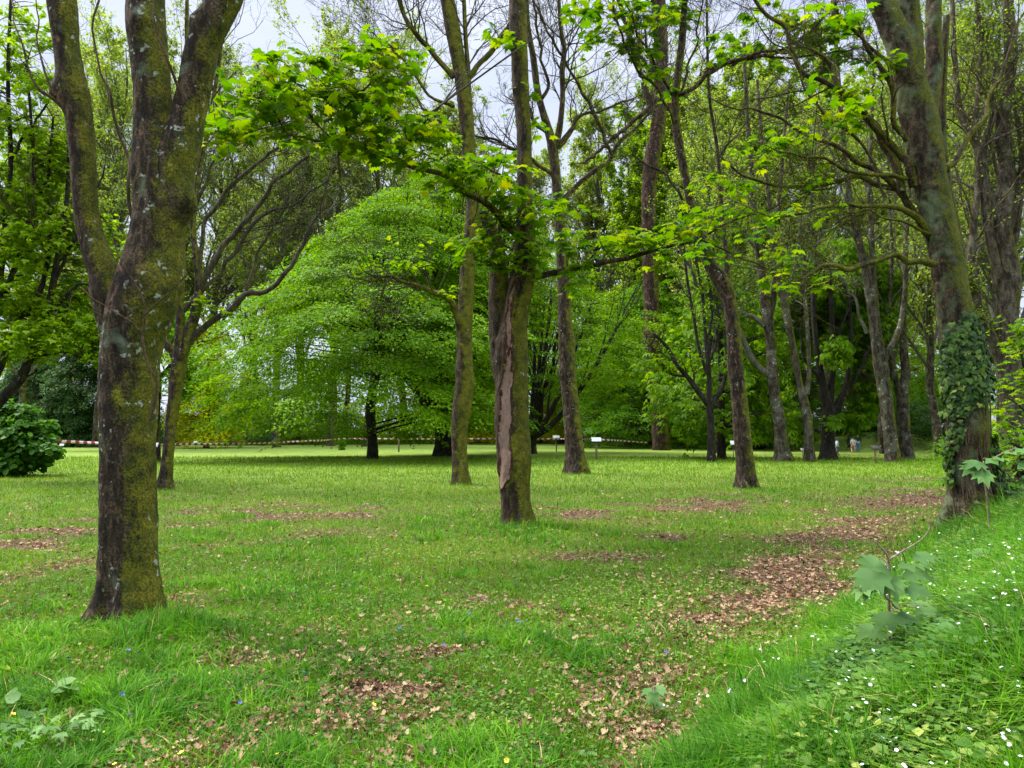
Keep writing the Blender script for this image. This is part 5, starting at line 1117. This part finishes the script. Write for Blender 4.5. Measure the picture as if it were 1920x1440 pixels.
# ---------------------------------------------------------------- flowers
def flower_mesh(kind):
    a=Acc(); n=5
    if kind=='white':
        for k in range(n):
            t=k*2*math.pi/n; dr=np.array([math.cos(t),math.sin(t),.25]); s=np.array([-math.sin(t),math.cos(t),0])
            V=[dr*.002,dr*.008+s*.005,dr*.016+s*.0055+[0,0,.001],dr*.0125,dr*.016-s*.0055+[0,0,.001],dr*.008-s*.005]
            a.add(V,None,np.array([[0,1,3],[1,2,3],[0,3,5],[3,4,5]]))
    else:
        for k in range(n):
            t=k*2*math.pi/n; dr=np.array([math.cos(t),math.sin(t),.45]); s=np.array([-math.sin(t),math.cos(t),0])
            V=[dr*.001,dr*.009+s*.006,dr*.014,dr*.009-s*.006]; a.add(V,np.array([[0,1,2,3]]))
    return a
WHITE=plain('petal_white',(.80,.82,.82),.6,.04,40); YELLOW=plain('petal_yellow',(.75,.60,.03),.5,.1,40); BLUE=plain('petal_blue',(.05,.05,.24),.6,.2,40); STALK=plain('flower_stalk',(.09,.2,.04),.7,.2,30)
fmesh={c:flower_mesh(k).mesh('petals',m_) for c,k,m_ in (('w','white',WHITE),('y','y',YELLOW),('b','y',BLUE))}
a=Acc(); tubes(a,np.array([[[.01,.005,-.22],[.005,0,-.1],[0,0,0]]]),np.array([[.0016,.0014,.0012]]),4); stalk=a.mesh('stalk',STALK)
a=Acc(); u=np.linspace(0,2*math.pi,9)[:-1]; a.add(np.vstack([[0,0,.004],np.column_stack([np.cos(u)*.0028,np.sin(u)*.0028,0*u+.002])]),None,np.array([[0,1+i,1+(i+1)%8] for i in range(8)])); eye=a.mesh('eye',YELLOW)
def flower(c,x,y,hh,label,cat,group,sc_,g,name):
    q=G(x,y); e=bpy.data.objects.new(name,None); COL.objects.link(e); e.empty_display_size=.02
    # the head stands hh above the turf, on the same line of sight
    r=ray(x,y); k=1-hh/ (CH-q[2]+1e-6); X,Y=q[0]*k,q[1]*k; z=float(gz(X,Y))
    e.location=(X,Y,z+hh); e.rotation_euler=(g.uniform(-.2,.9),g.uniform(-.5,.5),g.uniform(0,6.28)); e.scale=(sc_,)*3
    tag(e,label,cat,group); link('petals',fmesh[c],e)
    if c=='w': link('eye',eye,e)
    so=link('stalk',stalk,e)
    return e
g=np.random.default_rng(77)
spots=[]
for (x,y,sx,sy,n) in [(1590,1250,30,25,12),(1440,1250,20,16,5),(1650,1320,70,40,14),(1740,1060,60,30,20),(1820,1080,60,35,28),(1880,1110,40,40,18),(1700,1090,40,20,10),(1600,1150,60,25,12),(1780,1130,60,30,12),(1850,1190,60,40,16),(1900,1240,30,40,8),(1340,1310,40,15,7),(1740,1385,60,30,8),(1480,1205,40,15,5),(1130,1350,20,10,5),(1720,1210,40,30,8),(1870,1030,50,20,12),(1240,1320,15,12,4),(1560,1290,40,20,6)]:
    for i in range(int(n*1.45)): spots.append((g.normal(x,sx),g.normal(y,sy)))
nw=0
for (x,y) in spots:
    if x>1915 or y>1436: continue
    q=G(x,y)
    if bank_s(q[0],q[1])<-.3: continue
    flower('w',x,y,.2+g.uniform(0,.1),'small white five-petalled stitchwort flower in the long grass of the bank','flower','white stitchwort flowers on the bank',g.uniform(.36,.62)*(.7+q[1]/16),g,'stitchwort_flower')
for (x,y) in [(656,1240),(1280+92,1370),(1370,1410),(1428,1415),(1430,1434),(160,1250),(192,1380),(172,1393),(385,1398),(340,1418),(24,1342),(1600//2,1100),(950,1432),(215,1435),(448,1252),(435,1255),(150,1245),(520,1420),(700,1325),(1400,1412)]:
    flower('y',x,y,.07,'tiny yellow celandine flower low in the turf','flower','yellow flowers in the turf',g.uniform(.8,1.3),g,'celandine_flower')
for (x,y) in [(243,1346),(240,1220),(258,1226),(215,1300),(230,1303),(875,1120),(880,1150),(970,1165),(980,1168),(832,1210),(750,1180),(868,1195),(1105,1208),(968,1095),(1250,1225),(570,1260),(1760,1095),(450,1315),(345,1328),(128,1237)]:
    flower('b',x,y,.08,'tiny bluebell head low in the grass','flower','blue flowers in the turf',g.uniform(1.,1.6),g,'bluebell_flower')
